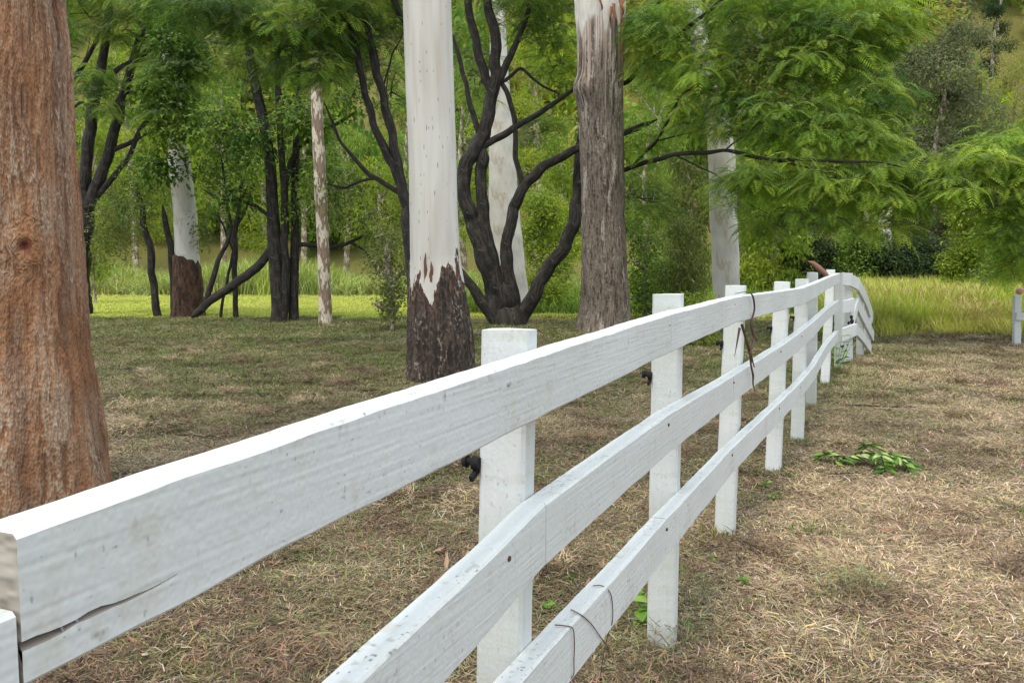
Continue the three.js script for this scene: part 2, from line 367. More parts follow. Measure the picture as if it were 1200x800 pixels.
// blobs: [centre Vector3, rx, ry, rz (m), count]; twigs run from anchor (or the centre) into each blob
function crown(tree, kind, pal, blobs, seed, { scale = 1, twigs = 0, anchor = null, shell = 0.5, name = 'crown', tilt = 0.35, thin = 0.6, mat = M.leaf, twigMat = M.twig, twigR = 0.012 } = {}) {
  const R = rng(seed), sets = SPRAY[kind].map(() => []), tw = [];
  for (const [c, rx, ry, rz, n, anc] of blobs) {
    const tone0 = R();
    for (let k = 0; k < Math.round(n * thin); k++) {
      const d = randDir(R), rr = Math.pow(R(), 1 / 3 * (1 - shell * 0.7)), p = V(c.x + d.x * rx * rr, c.y + d.y * ry * rr, c.z + d.z * rz * rr);
      if (p.y < 0.15) p.y = 0.15 + R() * 0.3;
      const A = pal[Math.floor(R() * pal.length)], B = pal[Math.floor(tone0 * pal.length)], cc = mix3(A, B, 0.3), v = 0.7 + 0.6 * R();
      const jac = kind === 'jac';
      sets[k % sets.length].push({ p, q: jac ? yaw(R() * 6.283, (R() - 0.5) * 2 * tilt, (R() - 0.5) * 2 * tilt) : yaw(R() * 6.283, (R() - 0.5) * 0.9, (R() - 0.5) * 0.9), s: scale * (0.75 + 0.5 * R()), c: cc.map(x => x * v) });
    }
    const from = anc || anchor;
    for (let k = 0; k < twigs; k++) {
      const a = (from && k < 1) ? from : c.clone().add(randDir(R).multiplyScalar(0.25 * Math.min(rx, ry))), d = randDir(R), e = V(c.x + d.x * rx * 0.9, c.y + d.y * ry * 0.9, c.z + d.z * rz * 0.9);
      const m = a.clone().lerp(e, 0.5).add(randDir(R).multiplyScalar(0.12 * a.distanceTo(e)));
      if (e.y < 0.3) continue;
      const r0 = twigR * (0.6 + 0.8 * R()) * ((from && k < 1) ? 2 : 1);
      tw.push(tube([a, m, e], [r0, r0 * 0.7, r0 * 0.3], { seg: 4, step: 0.3, cap: false, tile: 0.3 }));
    }
  }
  const g = [];
  sets.forEach((s, i) => { if (s.length) g.push(instances(name, SPRAY[kind][i], mat, s, tree)); });
  if (tw.length) part('twigs', mergeGeometries(tw), twigMat, tree, 'stuff');
  return g;
}
const pb = (px, py, z, rx, ry, n, rz) => [at(px, py, z), rx * z / F, ry * z / F, rz ?? Math.max(rx, ry) * z / F * 0.8, n];   // a blob placed by what the photo shows

// ---------------------------------------------------------------- the three big trunks beside the fence
function profileTrunk(rows, z, topY, o) { // rows: [py, left px, right px] from the base upwards
  const pts = [], rad = [];
  for (const [y, l, r] of rows) { pts.push(at((l + r) / 2, y, z)); rad.push((r - l) / 2 * z / F); }
  pts[0].y = Math.min(pts[0].y, -0.12);
  const a = pts[pts.length - 2], b = pts[pts.length - 1], lean = b.clone().sub(a).divideScalar(b.y - a.y);
  for (let y = b.y + 1.1; y < topY; y += 1.3) { pts.push(b.clone().addScaledVector(lean, y - b.y).add(V(0.1 * n3(y, z, 1), 0, 0.1 * n3(y, z, 5)))); rad.push(rad[rad.length - 1] * 0.93); }
  return { pts, rad, geo: tube(pts, rad, { cap: true, ...o }), top: pts[pts.length - 1] };
}
function highCrown(tree, top, r0, mat, seed, spread, n, kind = 'gum', pal = PAL.olive) { // limbs and crown above the picture
  const R = rng(seed), blobs = [];
  for (let k = 0; k < 6; k++) {
    const a = k / 6 * 6.283 + R() * 0.7, e = top.clone().add(V(Math.cos(a) * spread * (0.55 + 0.4 * R()), 1.2 + 2.8 * R(), Math.sin(a) * spread * (0.55 + 0.4 * R())));
    const m = top.clone().lerp(e, 0.5).add(V(0, 0.5, 0));
    part('limb', tube([top.clone().add(V(0, -0.4, 0)), m, e], [r0 * 0.6, r0 * 0.38, r0 * 0.12], { seg: 8, step: 0.3 }), mat, tree);
    blobs.push([e, spread * 0.42, spread * 0.26, spread * 0.42, Math.round(n * 0.6)]);
  }
  crown(tree, kind, pal, blobs, seed + 1, { scale: 1.25, twigs: 2 });
}

{ // red-brown stringybark
  const rows = [[606, -104, 128], [575, -98, 122], [515, -88, 114], [450, -76, 104], [395, -66, 94], [320, -60, 89], [260, -56, 85], [200, -52, 81], [75, -46, 74], [0, -41, 66], [-90, -38, 60]];
  const t = thing('stringybark_tree', 'thick stringybark trunk with shaggy red-brown fibrous bark and a knot', 'tree', ground(12, 592));
  const KU = 0.857, KS = 1.66, R0 = 0.38, HT = 3.8;
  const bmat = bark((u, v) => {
    const th = u * 6.2832, s = v * HT, kx = (u - KU) * 2.4, ky = s - KS, kd = Math.hypot(kx, ky * 0.8);
    const sw = Math.exp(-kd * kd / 0.02);
    const cx = Math.cos(th) * R0, cz = Math.sin(th) * R0;
    const w = 1.5 * n3(cx * 3, s * 1.3, cz * 3) + 0.7 * n3(cx * 9, s * 4, cz * 9) + sw * 1.3 * Math.sin(kd * 38 + 3 * n3(cx * 12, s * 12, cz * 12));
    const f1 = 1 - Math.abs(n3(cx * 24 + w, s * 0.95 + w * 0.4, cz * 24 - w)) * 2;
    const f2 = 1 - Math.abs(n3(cx * 62 + w * 2, s * 2.6 + 4, cz * 62 + w * 2)) * 2;
    const f3 = 0.7 * n3(cx * 110 + w * 3, s * 20 + w, cz * 110) + 0.6 * n3(cx * 170, s * 55, cz * 170) + 0.35 * n3(cx * 45 - w * 2, s * 30, cz * 45);
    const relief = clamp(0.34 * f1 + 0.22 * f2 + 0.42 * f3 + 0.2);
    const red = clamp(0.5 + 1.5 * fbm(cx * 4 + 3, s * 1.1, cz * 4, 3)), grey = clamp(0.45 + 1.6 * fbm(cx * 7, s * 1.6 + 20, cz * 7, 3));
    let c = mix3([0.165, 0.078, 0.038], [0.30, 0.140, 0.062], red); c = mix3(c, [0.11, 0.052, 0.03], 0.75 * sstep(0.08, 0.35, n3(cx * 11 + w * 0.5, s * 0.7, cz * 11) + 0.3 * f3));
    c = mix3(c, [0.33, 0.265, 0.20], grey * clamp(relief * 1.6 - 0.35) * 0.9);
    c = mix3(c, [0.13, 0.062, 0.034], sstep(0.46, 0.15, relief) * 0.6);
    c = mix3(c, [0.46, 0.38, 0.29], 0.55 * sstep(0.22, 0.5, f3) * grey);
    { const kk = kd + 0.02 * n3(cx * 30, s * 30, cz * 30); c = mix3(c, [0.13, 0.042, 0.02], sstep(0.05, 0.012, kk)); }
    return [...c, relief];
  }, 0.02, { w: 1024, h: 1024, rough: 1 });
  const p = profileTrunk(rows, 5.1, 7.5, {
    seg: 220, step: 0.012, uvFull: HT, disp: (th, s, r) => {
      const cx = Math.cos(th) * R0, cz = Math.sin(th) * R0, w = 1.5 * n3(cx * 3, s * 1.3, cz * 3) + 0.7 * n3(cx * 9, s * 4, cz * 9);
      const kx = (((th / 6.2832 - KU) + 1.5) % 1 - 0.5) * 2.4, ky = s - KS, kd = Math.hypot(kx, ky * 0.8);
      let d = 0.02 * (0.35 - Math.abs(n3(cx * 24 + w, s * 0.95 + w * 0.4, cz * 24 - w))) + 0.012 * n3(cx * 62, s * 3.5, cz * 62) + 0.03 * fbm(cx * 3.5, s * 0.9, cz * 3.5, 2);
      d += 0.022 * Math.exp(-Math.pow((kd - 0.05) / 0.06, 2)) - 0.03 * Math.exp(-(kx * kx * 2.5 + ky * ky) / 0.0009);
      return d + 0.05 * Math.max(0, 0.5 - s) * Math.cos(th * 5 + 1);
    },
  });
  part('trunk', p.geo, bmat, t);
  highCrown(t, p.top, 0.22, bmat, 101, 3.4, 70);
}
{ // white gum with the rough dark skirt
  const rows = [[462, 475, 561], [450, 476, 558], [400, 478, 553], [340, 480, 545], [300, 481, 539], [250, 480, 536], [180, 479, 534], [100, 476, 531], [0, 473, 528], [-120, 470, 523]];
  const t = thing('white_gum_tree', 'smooth white gum trunk with a jagged dark brown bark skirt', 'tree', ground(517, 452));
  const HT = 5.6, R0 = 0.3;
  const edge = (th, s) => 1.5 + 0.42 * n3(Math.cos(th) * 1.3 + 2, 2, Math.sin(th) * 1.3) + 0.46 * n3(Math.cos(th) * 2.4 + 5, s * 1.6, Math.sin(th) * 2.4) + 0.16 * n3(Math.cos(th) * 6, s * 4, Math.sin(th) * 6) + 0.10 * n3(Math.cos(th) * 15, s * 12, Math.sin(th) * 15) + 0.05 * n3(Math.cos(th) * 34, s * 26, Math.sin(th) * 34);
  const bmat = bark((u, v) => {
    const th = u * 6.2832, s = v * HT, cx = Math.cos(th) * R0, cz = Math.sin(th) * R0, e = edge(th, s), m = sstep(0.02, -0.02, s - e);
    const a = fbm(cx * 5, s * 0.8, cz * 5, 3), b = fbm(cx * 22, s * 1.1, cz * 22, 3);
    let c = mix3([0.55, 0.535, 0.495], [0.415, 0.395, 0.35], clamp(0.3 + 1.4 * a + 0.4 * b));
    c = mix3(c, [0.46, 0.38, 0.30], 0.35 * sstep(0.2, 0.32, b));
    // small dark vertical nicks
    const cu = Math.floor(u * 46), cv = Math.floor(v * 52), hh = Math.abs(Math.sin(cu * 127.1 + cv * 311.7) * 43758.5) % 1, h2 = (hh * 57.31) % 1, h3 = (hh * 931.7) % 1;
    if (hh < 0.09) { const du = (u * 46 - cu - 0.3 - 0.4 * h2) / (0.07 + 0.10 * h3), dv = (v * 52 - cv - 0.5) / (0.16 + 0.26 * h2); c = mix3(c, [0.16, 0.11, 0.075], sstep(1, 0.5, Math.hypot(du, dv)) * 0.9); }
    const f1 = 1 - Math.abs(n3(cx * 24, s * 2, cz * 24)) * 2, f2 = 0.8 * n3(cx * 48, s * 17, cz * 48) + 0.5 * n3(cx * 90, s * 48, cz * 90), lich = sstep(0.05, 0.3, fbm(cx * 8 + 4, s * 2.2, cz * 8, 3) + 0.25 * f2);
    let d = mix3([0.016, 0.010, 0.007], [0.10, 0.070, 0.05], clamp(0.6 * f1 + 0.9 * f2 - 0.1));
    d = mix3(d, [0.30, 0.26, 0.22], 0.6 * lich * sstep(0.05, 0.35, f2)); d = mix3(d, [0.17, 0.07, 0.035], 0.3 * sstep(-0.32, -0.05, s - e) * clamp(0.6 + f2));
    c = mix3(c, d, m);
    return [...c, mix(0.08 + 0.06 * b, 0.35 + 0.45 * f1 + 0.25 * f2, m)];
  }, 0.022, { w: 1024, h: 1536, rough: 0.8 });
  const p = profileTrunk(rows, 10.4, 9, {
    seg: 120, step: 0.02, uvFull: HT, disp: (th, s) => {
      const cx = Math.cos(th) * R0, cz = Math.sin(th) * R0, m = sstep(0.03, -0.05, s - edge(th, s));
      return 0.012 * fbm(cx * 4, s * 0.7, cz * 4, 2) + m * (0.012 + 0.022 * n3(cx * 24, s * 2, cz * 24) + 0.012 * n3(cx * 60, s * 6, cz * 60)) + 0.05 * Math.max(0, 0.45 - s) * Math.cos(th * 4 + 2);
    },
  });
  const gumTrunk = part('trunk', p.geo, bmat, t), R = rng(93), peel = new THREE.MeshStandardMaterial({ color: new THREE.Color().setRGB(0.15, 0.07, 0.04), roughness: 0.95, side: THREE.DoubleSide });
  for (const [x, y0, y1] of [[498, 296, 344], [492, 316, 350], [505, 306, 338], [534, 312, 350], [527, 328, 352], [486, 322, 352], [541, 330, 366]]) { // half-loose strips on the torn edge
    const u = (x - 511) / 31, z = 10.4 - 0.30 * Math.sqrt(Math.max(0, 1 - u * u)) - 0.02, pts = []; for (let k = 0; k <= 4; k++) pts.push(at(x + 2 * (R() - 0.5), mix(y1, y0, k / 4), z - 0.035 * (k / 4) * (k / 4) * (0.4 + R())));
    part('bark_strip', tube(pts, [0.03, 0.034, 0.028, 0.018, 0.005], { seg: 7, step: 0.03, disp: (a, s2, r0) => -r0 * 0.7 * Math.abs(Math.sin(a)) + 0.006 * n3(a * 3, s2 * 22, x) }), peel, gumTrunk);
  }
  highCrown(t, p.top, 0.22, M.whiteBark, 111, 3.6, 70);
}
{ // grey-brown gum, shedding at the top
  const rows = [[396, 670, 745], [385, 675, 741], [350, 681, 737], [300, 682, 734], [250, 682, 731], [190, 681, 731], [120, 678, 729], [50, 677, 731], [0, 675, 732], [-100, 676, 730]];
  const t = thing('shedding_gum_tree', 'broad grey-brown rough trunk shedding bark strips from its pale top', 'tree', ground(708, 389));
  const HT = 8.2, R0 = 0.5;
  const bmat = bark((u, v) => {
    const th = u * 6.2832, s = v * HT, cx = Math.cos(th) * R0, cz = Math.sin(th) * R0;
    const f1 = 1 - Math.abs(n3(cx * 14, s * 1.3, cz * 14)) * 2, f2 = 0.7 * n3(cx * 34, s * 6, cz * 34) + 0.5 * n3(cx * 30, s * 17, cz * 30), f3 = n3(cx * 60, s * 30, cz * 60), a = fbm(cx * 3, s * 0.8, cz * 3, 3);
    let c = mix3([0.062, 0.046, 0.035], [0.215, 0.175, 0.14], clamp(0.32 + 0.3 * f1 + 0.75 * f2 + 0.3 * f3 + 0.5 * a));
    c = mix3(c, [0.38, 0.34, 0.295], 0.85 * sstep(0.10, 0.40, fbm(cx * 6 + 5, s * 1.0, cz * 6, 3) + 0.22 * f2 + 0.1 * f3));
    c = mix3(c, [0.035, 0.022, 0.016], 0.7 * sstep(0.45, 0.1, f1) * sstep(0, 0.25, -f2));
    // strips: pale smooth wood and hanging bark near the top
    const st = n3(Math.cos(th) * 9, s * 0.35, Math.sin(th) * 9), k = sstep(5.2, 7.1, s + 2.6 * st), pale = mix3([0.50, 0.45, 0.40], [0.34, 0.25, 0.20], clamp(0.5 + 2 * n3(Math.cos(th) * 16, s * 0.7, Math.sin(th) * 16)));
    c = mix3(c, pale, k * 0.95);
    const white = sstep(6.55, 6.75, s + 0.6 * n3(Math.cos(th) * 4, 3, Math.sin(th) * 4));
    c = mix3(c, [0.64, 0.60, 0.55], white * 0.9);
    return [...c, mix(0.45 * f1 + 0.35 * f2 + 0.2, 0.3 + 0.3 * st, Math.max(k * 0.7, white))];
  }, 0.035, { w: 768, h: 1536, rough: 0.9 });
  const p = profileTrunk(rows, 18.5, 11, {
    seg: 100, step: 0.035, uvFull: HT, disp: (th, s) => {
      const cx = Math.cos(th) * R0, cz = Math.sin(th) * R0;
      return 0.03 * n3(cx * 14, s * 1.3, cz * 14) + 0.03 * fbm(cx * 3, s * 0.8, cz * 3, 2) + 0.015 * n3(cx * 30, s * 5, cz * 30) + 0.13 * Math.exp(-Math.pow((s - 5.3) / 0.24, 2)) * Math.pow(Math.max(0, Math.cos(th - 3.6)), 3);
    },
  });
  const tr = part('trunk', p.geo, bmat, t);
  const strip = new THREE.MeshStandardMaterial({ color: new THREE.Color().setRGB(0.24, 0.10, 0.05), roughness: 0.9, side: THREE.DoubleSide });
  const R = rng(77);
  for (const [x, y0, y1] of [[727, -6, 62], [721, 4, 40], [731, 20, 100], [714, 8, 34], [729, 0, 28], [704, -12, 22]]) {
    const pts = [], z = 17.95; for (let k = 0; k <= 5; k++) pts.push(at(x + 5 * (R() - 0.5), mix(y0, y1, k / 5), z - 0.08 * Math.sin(k)));
    const g = tube(pts, pts.map((_, i) => 0.045 * (1 - i / 7)), { seg: 5, step: 0.08, disp: (th) => -0.03 * Math.abs(Math.sin(th)) });
    part('bark_strip', g, strip, tr);
  }
  highCrown(t, p.top, 0.3, M.whiteBark, 121, 4.2, 70);
}

// ---------------------------------------------------------------- trees traced limb by limb
const dk = { seg: 12, step: 0.07, disp: roughDisp(0.16, 3.4), tile: 1, kink: 0.34 };
const th = { seg: 8, step: 0.12, disp: roughDisp(0.16, 2.6), tile: 1, kink: 0.6 };
function limbs(tree, list, z, mat, o = dk, name = 'limb') { for (const l of list) part(name, limb(l.map(([x, y, r, d]) => [x, y, r * 0.74, d]), z, o), mat, tree); }

{ // spreading jacaranda, many stems from one stool
  const z = 20.5, t = thing('jacaranda_tree', 'dark many-stemmed jacaranda with wide feathery green canopy and lichen spots', 'tree', ground(594, 384));
  part('trunk', limb([[597, 398, 25], [596, 376, 20], [594, 352, 14], [590, 334, 8], [587, 322, 3]], z, { ...dk, seg: 20 }), M.darkBark, t);
  limbs(t, [
    [[588, 380, 17], [574, 320, 15], [556, 270, 12.5], [545, 235, 11], [544, 203, 11], [556, 178, 12], [567, 158, 11], [574, 120, 10], [582, 88, 9.5], [581, 45, 8], [571, 0, 7], [562, -70, 5]],
    [[592, 375, 15], [578, 315, 12], [566, 260, 10], [564, 215, 9], [566, 170, 9]],
    [[602, 375, 15], [594, 320, 11.5], [593, 290, 9.5], [600, 255, 9], [612, 222, 8.5], [635, 196, 7.5], [672, 176, 6], [720, 160, 5], [770, 140, 4, -2]],
    [[606, 384, 14], [620, 356, 11.5], [638, 322, 11], [660, 292, 11], [673, 262, 10], [678, 210, 9, 0.3], [684, 130, 8, 0.6], [700, 60, 7, 0.5], [740, 20, 6], [800, -10, 5, -1]],
    [[588, 388, 11], [570, 360, 10], [545, 326, 7], [528, 300, 5]],
    [[578, 112, 6.5], [560, 62, 7], [553, 30, 6.5], [548, 0, 6], [538, -60, 5]],
    [[580, 100, 6.5], [600, 62, 5], [612, 34, 4], [625, -10, 3]],
    [[564, 172, 6], [580, 163, 5.5], [605, 148, 5], [630, 134, 4.5], [652, 119, 3.5], [690, 90, 3]],
    [[612, 216, 4.5], [604, 185, 4], [603, 140, 4], [594, 108, 4], [585, 92, 4]],
    [[567, 168, 5], [559, 150, 4.5], [548, 110, 4], [540, 75, 3.5], [530, 40, 3]],
    [[580, 98, 3.4], [592, 94, 3], [610, 80, 2.5], [635, 100, 2], [660, 112, 1.6]],
  ], z, M.darkBark);
  // long outer limbs towards the open ground beyond the fence
  limbs(t, [
    [[678, 215, 7.5], [740, 196, 6, -1.5], [790, 181, 5.5, -3], [850, 176, 4.5, -4], [905, 187, 4, -5], [960, 188, 3, -5.5], [1030, 190, 2, -6], [1075, 200, 1, -6]],
    [[690, 110, 7], [735, 96, 6, -1.5], [780, 52, 5.5, -3], [830, 14, 4, -4], [880, -30, 3, -4.5]],
    [[740, 196, 4, -1.5], [770, 165, 3.5, -2.5], [800, 110, 3, -3], [850, 80, 2.5, -4], [920, 70, 2, -4.6], [990, 85, 1.5, -5]],
    [[905, 187, 2.4, -5], [960, 200, 2, -5.2], [1010, 218, 1.5, -5.5], [1040, 245, 1, -5.6]],
    [[850, 176, 2, -4], [880, 150, 2, -4.4], [930, 140, 1.8, -4.8], [985, 150, 1.4, -5]],
    [[800, 110, 2, -3], [850, 105, 2, -3.4], [905, 98, 1.8, -4], [960, 120, 1.2, -4.4]],
    [[770, 165, 1.8, -2.5], [830, 150, 1.5, -3], [880, 165, 1.2, -3.6]],
    [[790, 181, 2, -3], [840, 205, 1.5, -3.6], [880, 240, 1.2, -4], [910, 255, 0.8, -4.2]],
  ].map(l => l.map(([x, y, r, d]) => [x, y, r * 0.6, d])), z, M.darkBark, th, 'branch');
  const z2 = 16;
  crown(t, 'jac', PAL.jac, [
    pb(800, 40, 17.5, 62, 38, 90), pb(860, 85, 16.6, 58, 34, 90), pb(905, 30, 16.4, 64, 36, 110), pb(960, 75, 15.8, 58, 34, 110), pb(1000, 35, 15.6, 52, 34, 90), pb(1030, 110, 15.4, 30, 28, 44),
    pb(890, 140, 16.2, 62, 28, 80), pb(960, 150, 15.6, 62, 28, 90), pb(1020, 165, 15.2, 44, 24, 50), pb(840, 130, 17, 50, 28, 50), pb(930, 205, 15.6, 66, 22, 80), pb(1000, 215, 15.2, 56, 26, 80), pb(1060, 225, 15, 46, 24, 50),
    pb(870, 225, 16.4, 42, 22, 36), pb(1075, 195, 15, 34, 20, 34), pb(960, 250, 15.6, 36, 18, 26), pb(1040, 262, 15.2, 34, 16, 22), pb(760, 30, 18.5, 40, 36, 46), pb(770, 100, 18.2, 30, 36, 34), pb(765, 175, 18.4, 26, 26, 20), pb(900, -20, 16.5, 120, 40, 150),
    pb(1040, 20, 15.6, 40, 40, 60), pb(905, 265, 16.6, 30, 20, 20),
  ], 201, { twigs: 6, scale: 1.0, twigR: 0.009 });
  crown(t, 'broad', PAL.yellow, [pb(880, 60, 16, 60, 40, 16), pb(960, 110, 15.4, 60, 40, 16), pb(1000, 200, 15, 50, 30, 12), pb(820, 120, 17, 40, 40, 10)], 205, { twigs: 7, twigR: 0.007, scale: 0.8 });
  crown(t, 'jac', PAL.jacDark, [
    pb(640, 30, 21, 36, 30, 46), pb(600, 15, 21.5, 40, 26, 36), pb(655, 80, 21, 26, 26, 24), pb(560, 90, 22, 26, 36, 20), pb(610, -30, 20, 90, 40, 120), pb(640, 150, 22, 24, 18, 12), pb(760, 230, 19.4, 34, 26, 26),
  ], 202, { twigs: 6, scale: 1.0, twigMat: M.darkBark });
}
{ // jacaranda half hidden by the white gum
  const z = 14.5, t = thing('jacaranda_tree', 'leaning dark jacaranda rising from behind the smooth white gum trunk', 'tree', ground(496, 411));
  part('trunk', limb([[498, 420, 15], [492, 360, 13], [486, 300, 12], [480, 255, 11], [476, 232, 10]], z), M.darkBark, t);
  limbs(t, [
    [[480, 250, 9], [470, 215, 8], [466, 190, 7.5], [455, 140, 7], [446, 100, 6.5], [437, 62, 6.5], [425, 15, 6], [416, -30, 5]],
    [[474, 230, 8], [462, 195, 7.5], [450, 172, 6.5], [437, 145, 6], [428, 112, 5.5], [418, 60, 5], [404, 10, 4]],
    [[472, 228, 5], [455, 218, 4], [432, 204, 3.5], [412, 182, 3], [398, 165, 2.4], [380, 120, 2]],
    [[440, 208, 2.6], [420, 213, 2.4], [404, 220, 2], [380, 215, 1.5]],
    [[486, 60, 5], [478, 30, 6], [466, 12, 5.5], [455, -20, 5]],
    [[448, 105, 1.6], [460, 62, 1.4], [470, 45, 1], [476, 25, 0.8]],
  ], z, M.darkBark, { ...dk, step: 0.05 });
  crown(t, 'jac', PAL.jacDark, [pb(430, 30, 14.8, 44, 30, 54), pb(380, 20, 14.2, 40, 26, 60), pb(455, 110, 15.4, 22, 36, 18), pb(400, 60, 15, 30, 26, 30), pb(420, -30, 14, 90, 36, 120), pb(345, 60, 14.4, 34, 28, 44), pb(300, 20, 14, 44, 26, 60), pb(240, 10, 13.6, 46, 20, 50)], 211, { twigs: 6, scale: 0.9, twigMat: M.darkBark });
  crown(t, 'jac', PAL.jac, [pb(375, 85, 14.2, 26, 24, 26), pb(350, 25, 13.8, 40, 24, 40)], 212, { twigs: 1, scale: 0.9 });
}
{ // dark forked tree beside the stringybark
  const z = 25, t = thing('forked_tree', 'dark trunk forking low into two stems beside the stringybark', 'tree', ground(95, 371));
  part('trunk', limb([[96, 386, 15], [95, 360, 12.5], [92, 320, 11.5], [92, 290, 12], [97, 262, 13], [101, 238, 13]], z, { ...dk, seg: 16 }), M.darkBark, t);
  limbs(t, [
    [[98, 250, 10], [99, 210, 9.5], [103, 165, 9], [109, 122, 8.5], [118, 80, 7.5], [124, 40, 6], [130, -20, 5]],
    [[103, 245, 9], [116, 210, 9], [127, 180, 8.5], [135, 148, 7.5], [145, 110, 7], [156, 70, 6], [170, 20, 5], [180, -30, 4]],
    [[112, 232, 5], [130, 210, 4.5], [148, 188, 4], [165, 150, 3.5], [190, 120, 3], [220, 104, 2.5]],
    [[132, 176, 4], [150, 168, 3.5], [172, 155, 3], [195, 150, 2.6], [230, 148, 2.2], [266, 141, 1.6]],
    [[134, 84, 4], [150, 74, 4], [170, 62, 3.8], [190, 42, 3.4], [205, 25, 3], [222, 12, 2.5]],
    [[170, 60, 3], [200, 47, 3], [240, 48, 3], [290, 52, 2.4], [318, 60, 1.8]],
    [[150, 112, 3], [175, 96, 3], [205, 84, 2.8], [225, 65, 2.4], [240, 50, 2]],
    [[76, 108, 4], [90, 86, 3.6], [105, 62, 3.4], [118, 36, 3], [130, 15, 2.6]],
    [[110, 130, 2.4], [95, 120, 2.2], [80, 130, 2]],
  ], z, M.darkBark, { ...dk, seg: 9 });
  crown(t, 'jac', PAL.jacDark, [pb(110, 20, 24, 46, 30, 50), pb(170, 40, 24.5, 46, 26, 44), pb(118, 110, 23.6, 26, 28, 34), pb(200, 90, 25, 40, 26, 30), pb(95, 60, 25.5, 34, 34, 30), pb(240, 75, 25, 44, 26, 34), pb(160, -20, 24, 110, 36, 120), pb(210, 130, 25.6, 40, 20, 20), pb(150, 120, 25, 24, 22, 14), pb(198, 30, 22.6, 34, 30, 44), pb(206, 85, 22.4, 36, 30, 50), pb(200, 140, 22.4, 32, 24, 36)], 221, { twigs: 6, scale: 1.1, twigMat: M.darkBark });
}
{ // pale gum with a burnt base
  const z = 24, t = thing('burnt_base_gum_tree', 'pale gum trunk with charred dark brown base', 'tree', ground(219, 373));
  part('trunk', limb([[221, 330, 14], [219, 300, 13.5], [217, 255, 13], [212, 210, 12.5], [206, 160, 12], [203, 100, 11], [200, 30, 10], [197, -80, 9]], z, { ...dk, kink: 0, disp: roughDisp(0.05, 1.5), seg: 18 }), M.whiteBark, t);
  const g = limb([[221, 380, 21], [220, 366, 18], [220, 340, 17], [219, 315, 16], [217, 302, 14], [216, 290, 8]], z, { seg: 40, step: 0.04, cap: false, disp: (a, s, r) => r * (0.16 * n3(Math.cos(a) * 3, s * 1.2, Math.sin(a) * 3) + 0.1 * n3(Math.cos(a) * 8, s * 4, Math.sin(a) * 8)) });
  part('charred_bark', g, M.burntBark, t);
  crown(t, 'broadFar', PAL.jacDark, [pb(202, 10, 22.6, 30, 26, 34), pb(208, 60, 22.4, 30, 26, 36), pb(198, 108, 22.4, 32, 24, 36), pb(208, 150, 22.3, 26, 20, 24), pb(190, 190, 22.4, 24, 18, 20)], 233, { twigs: 4, twigMat: M.darkBark, thin: 0.8, scale: 0.8 });
  part('limb', limb([[208, 376, 6], [204, 345, 5], [201, 300, 4.5], [198, 280, 4], [190, 240, 3]], z, th), M.darkBark, t);
  crown(t, 'broad', PAL.jacDark, [pb(205, -20, 25, 60, 40, 90), pb(170, 200, 23, 26, 24, 26), pb(164, 238, 22.6, 22, 22, 22), pb(240, 205, 23, 14, 22, 12)], 231, { twigs: 3 });
}
{ // slim stem
  const z = 24, t = thing('slim_tree', 'slim dark stem leaning beside the charred gum', 'tree', ground(185, 372));
  part('trunk', limb([[186, 378, 5], [181, 345, 4.5], [177, 305, 4.5], [171, 275, 4], [167, 250, 3.5], [160, 215, 3]], z, th), M.darkBark, t);
  crown(t, 'broad', PAL.olive, [pb(150, 255, 24.5, 40, 24, 80), pb(130, 285, 25, 34, 20, 60), pb(175, 215, 24, 34, 22, 50), pb(120, 240, 26, 28, 20, 40)], 241, { twigs: 4 });
}
{ // thin many-stemmed sapling
  const z = 23.5, t = thing('sapling', 'thin many-stemmed sapling with bare twigs under the canopy', 'tree', ground(275, 377));
  part('trunk', limb([[276, 380, 3.4], [276, 340, 3.2], [275, 300, 3.4], [276, 265, 3], [280, 235, 2.4], [286, 205, 1.6]], z, th), M.darkBark, t);
  limbs(t, [[[258, 378, 2.6], [262, 345, 2.4], [270, 310, 2.2], [275, 285, 2]], [[275, 285, 2.4], [268, 250, 2.2], [264, 215, 1.8], [258, 180, 1.4]], [[277, 265, 2], [288, 245, 1.6], [294, 225, 1.2]], [[275, 300, 1.8], [262, 265, 1.6], [250, 245, 1.2]]], z, M.darkBark, th, 'stem');
  crown(t, 'broad', PAL.olive, [pb(265, 210, 23.5, 30, 30, 46), pb(290, 180, 24, 28, 26, 40), pb(255, 165, 24, 26, 22, 30), pb(240, 270, 23.8, 16, 22, 20)], 251, { twigs: 4, twigR: 0.008 });
}
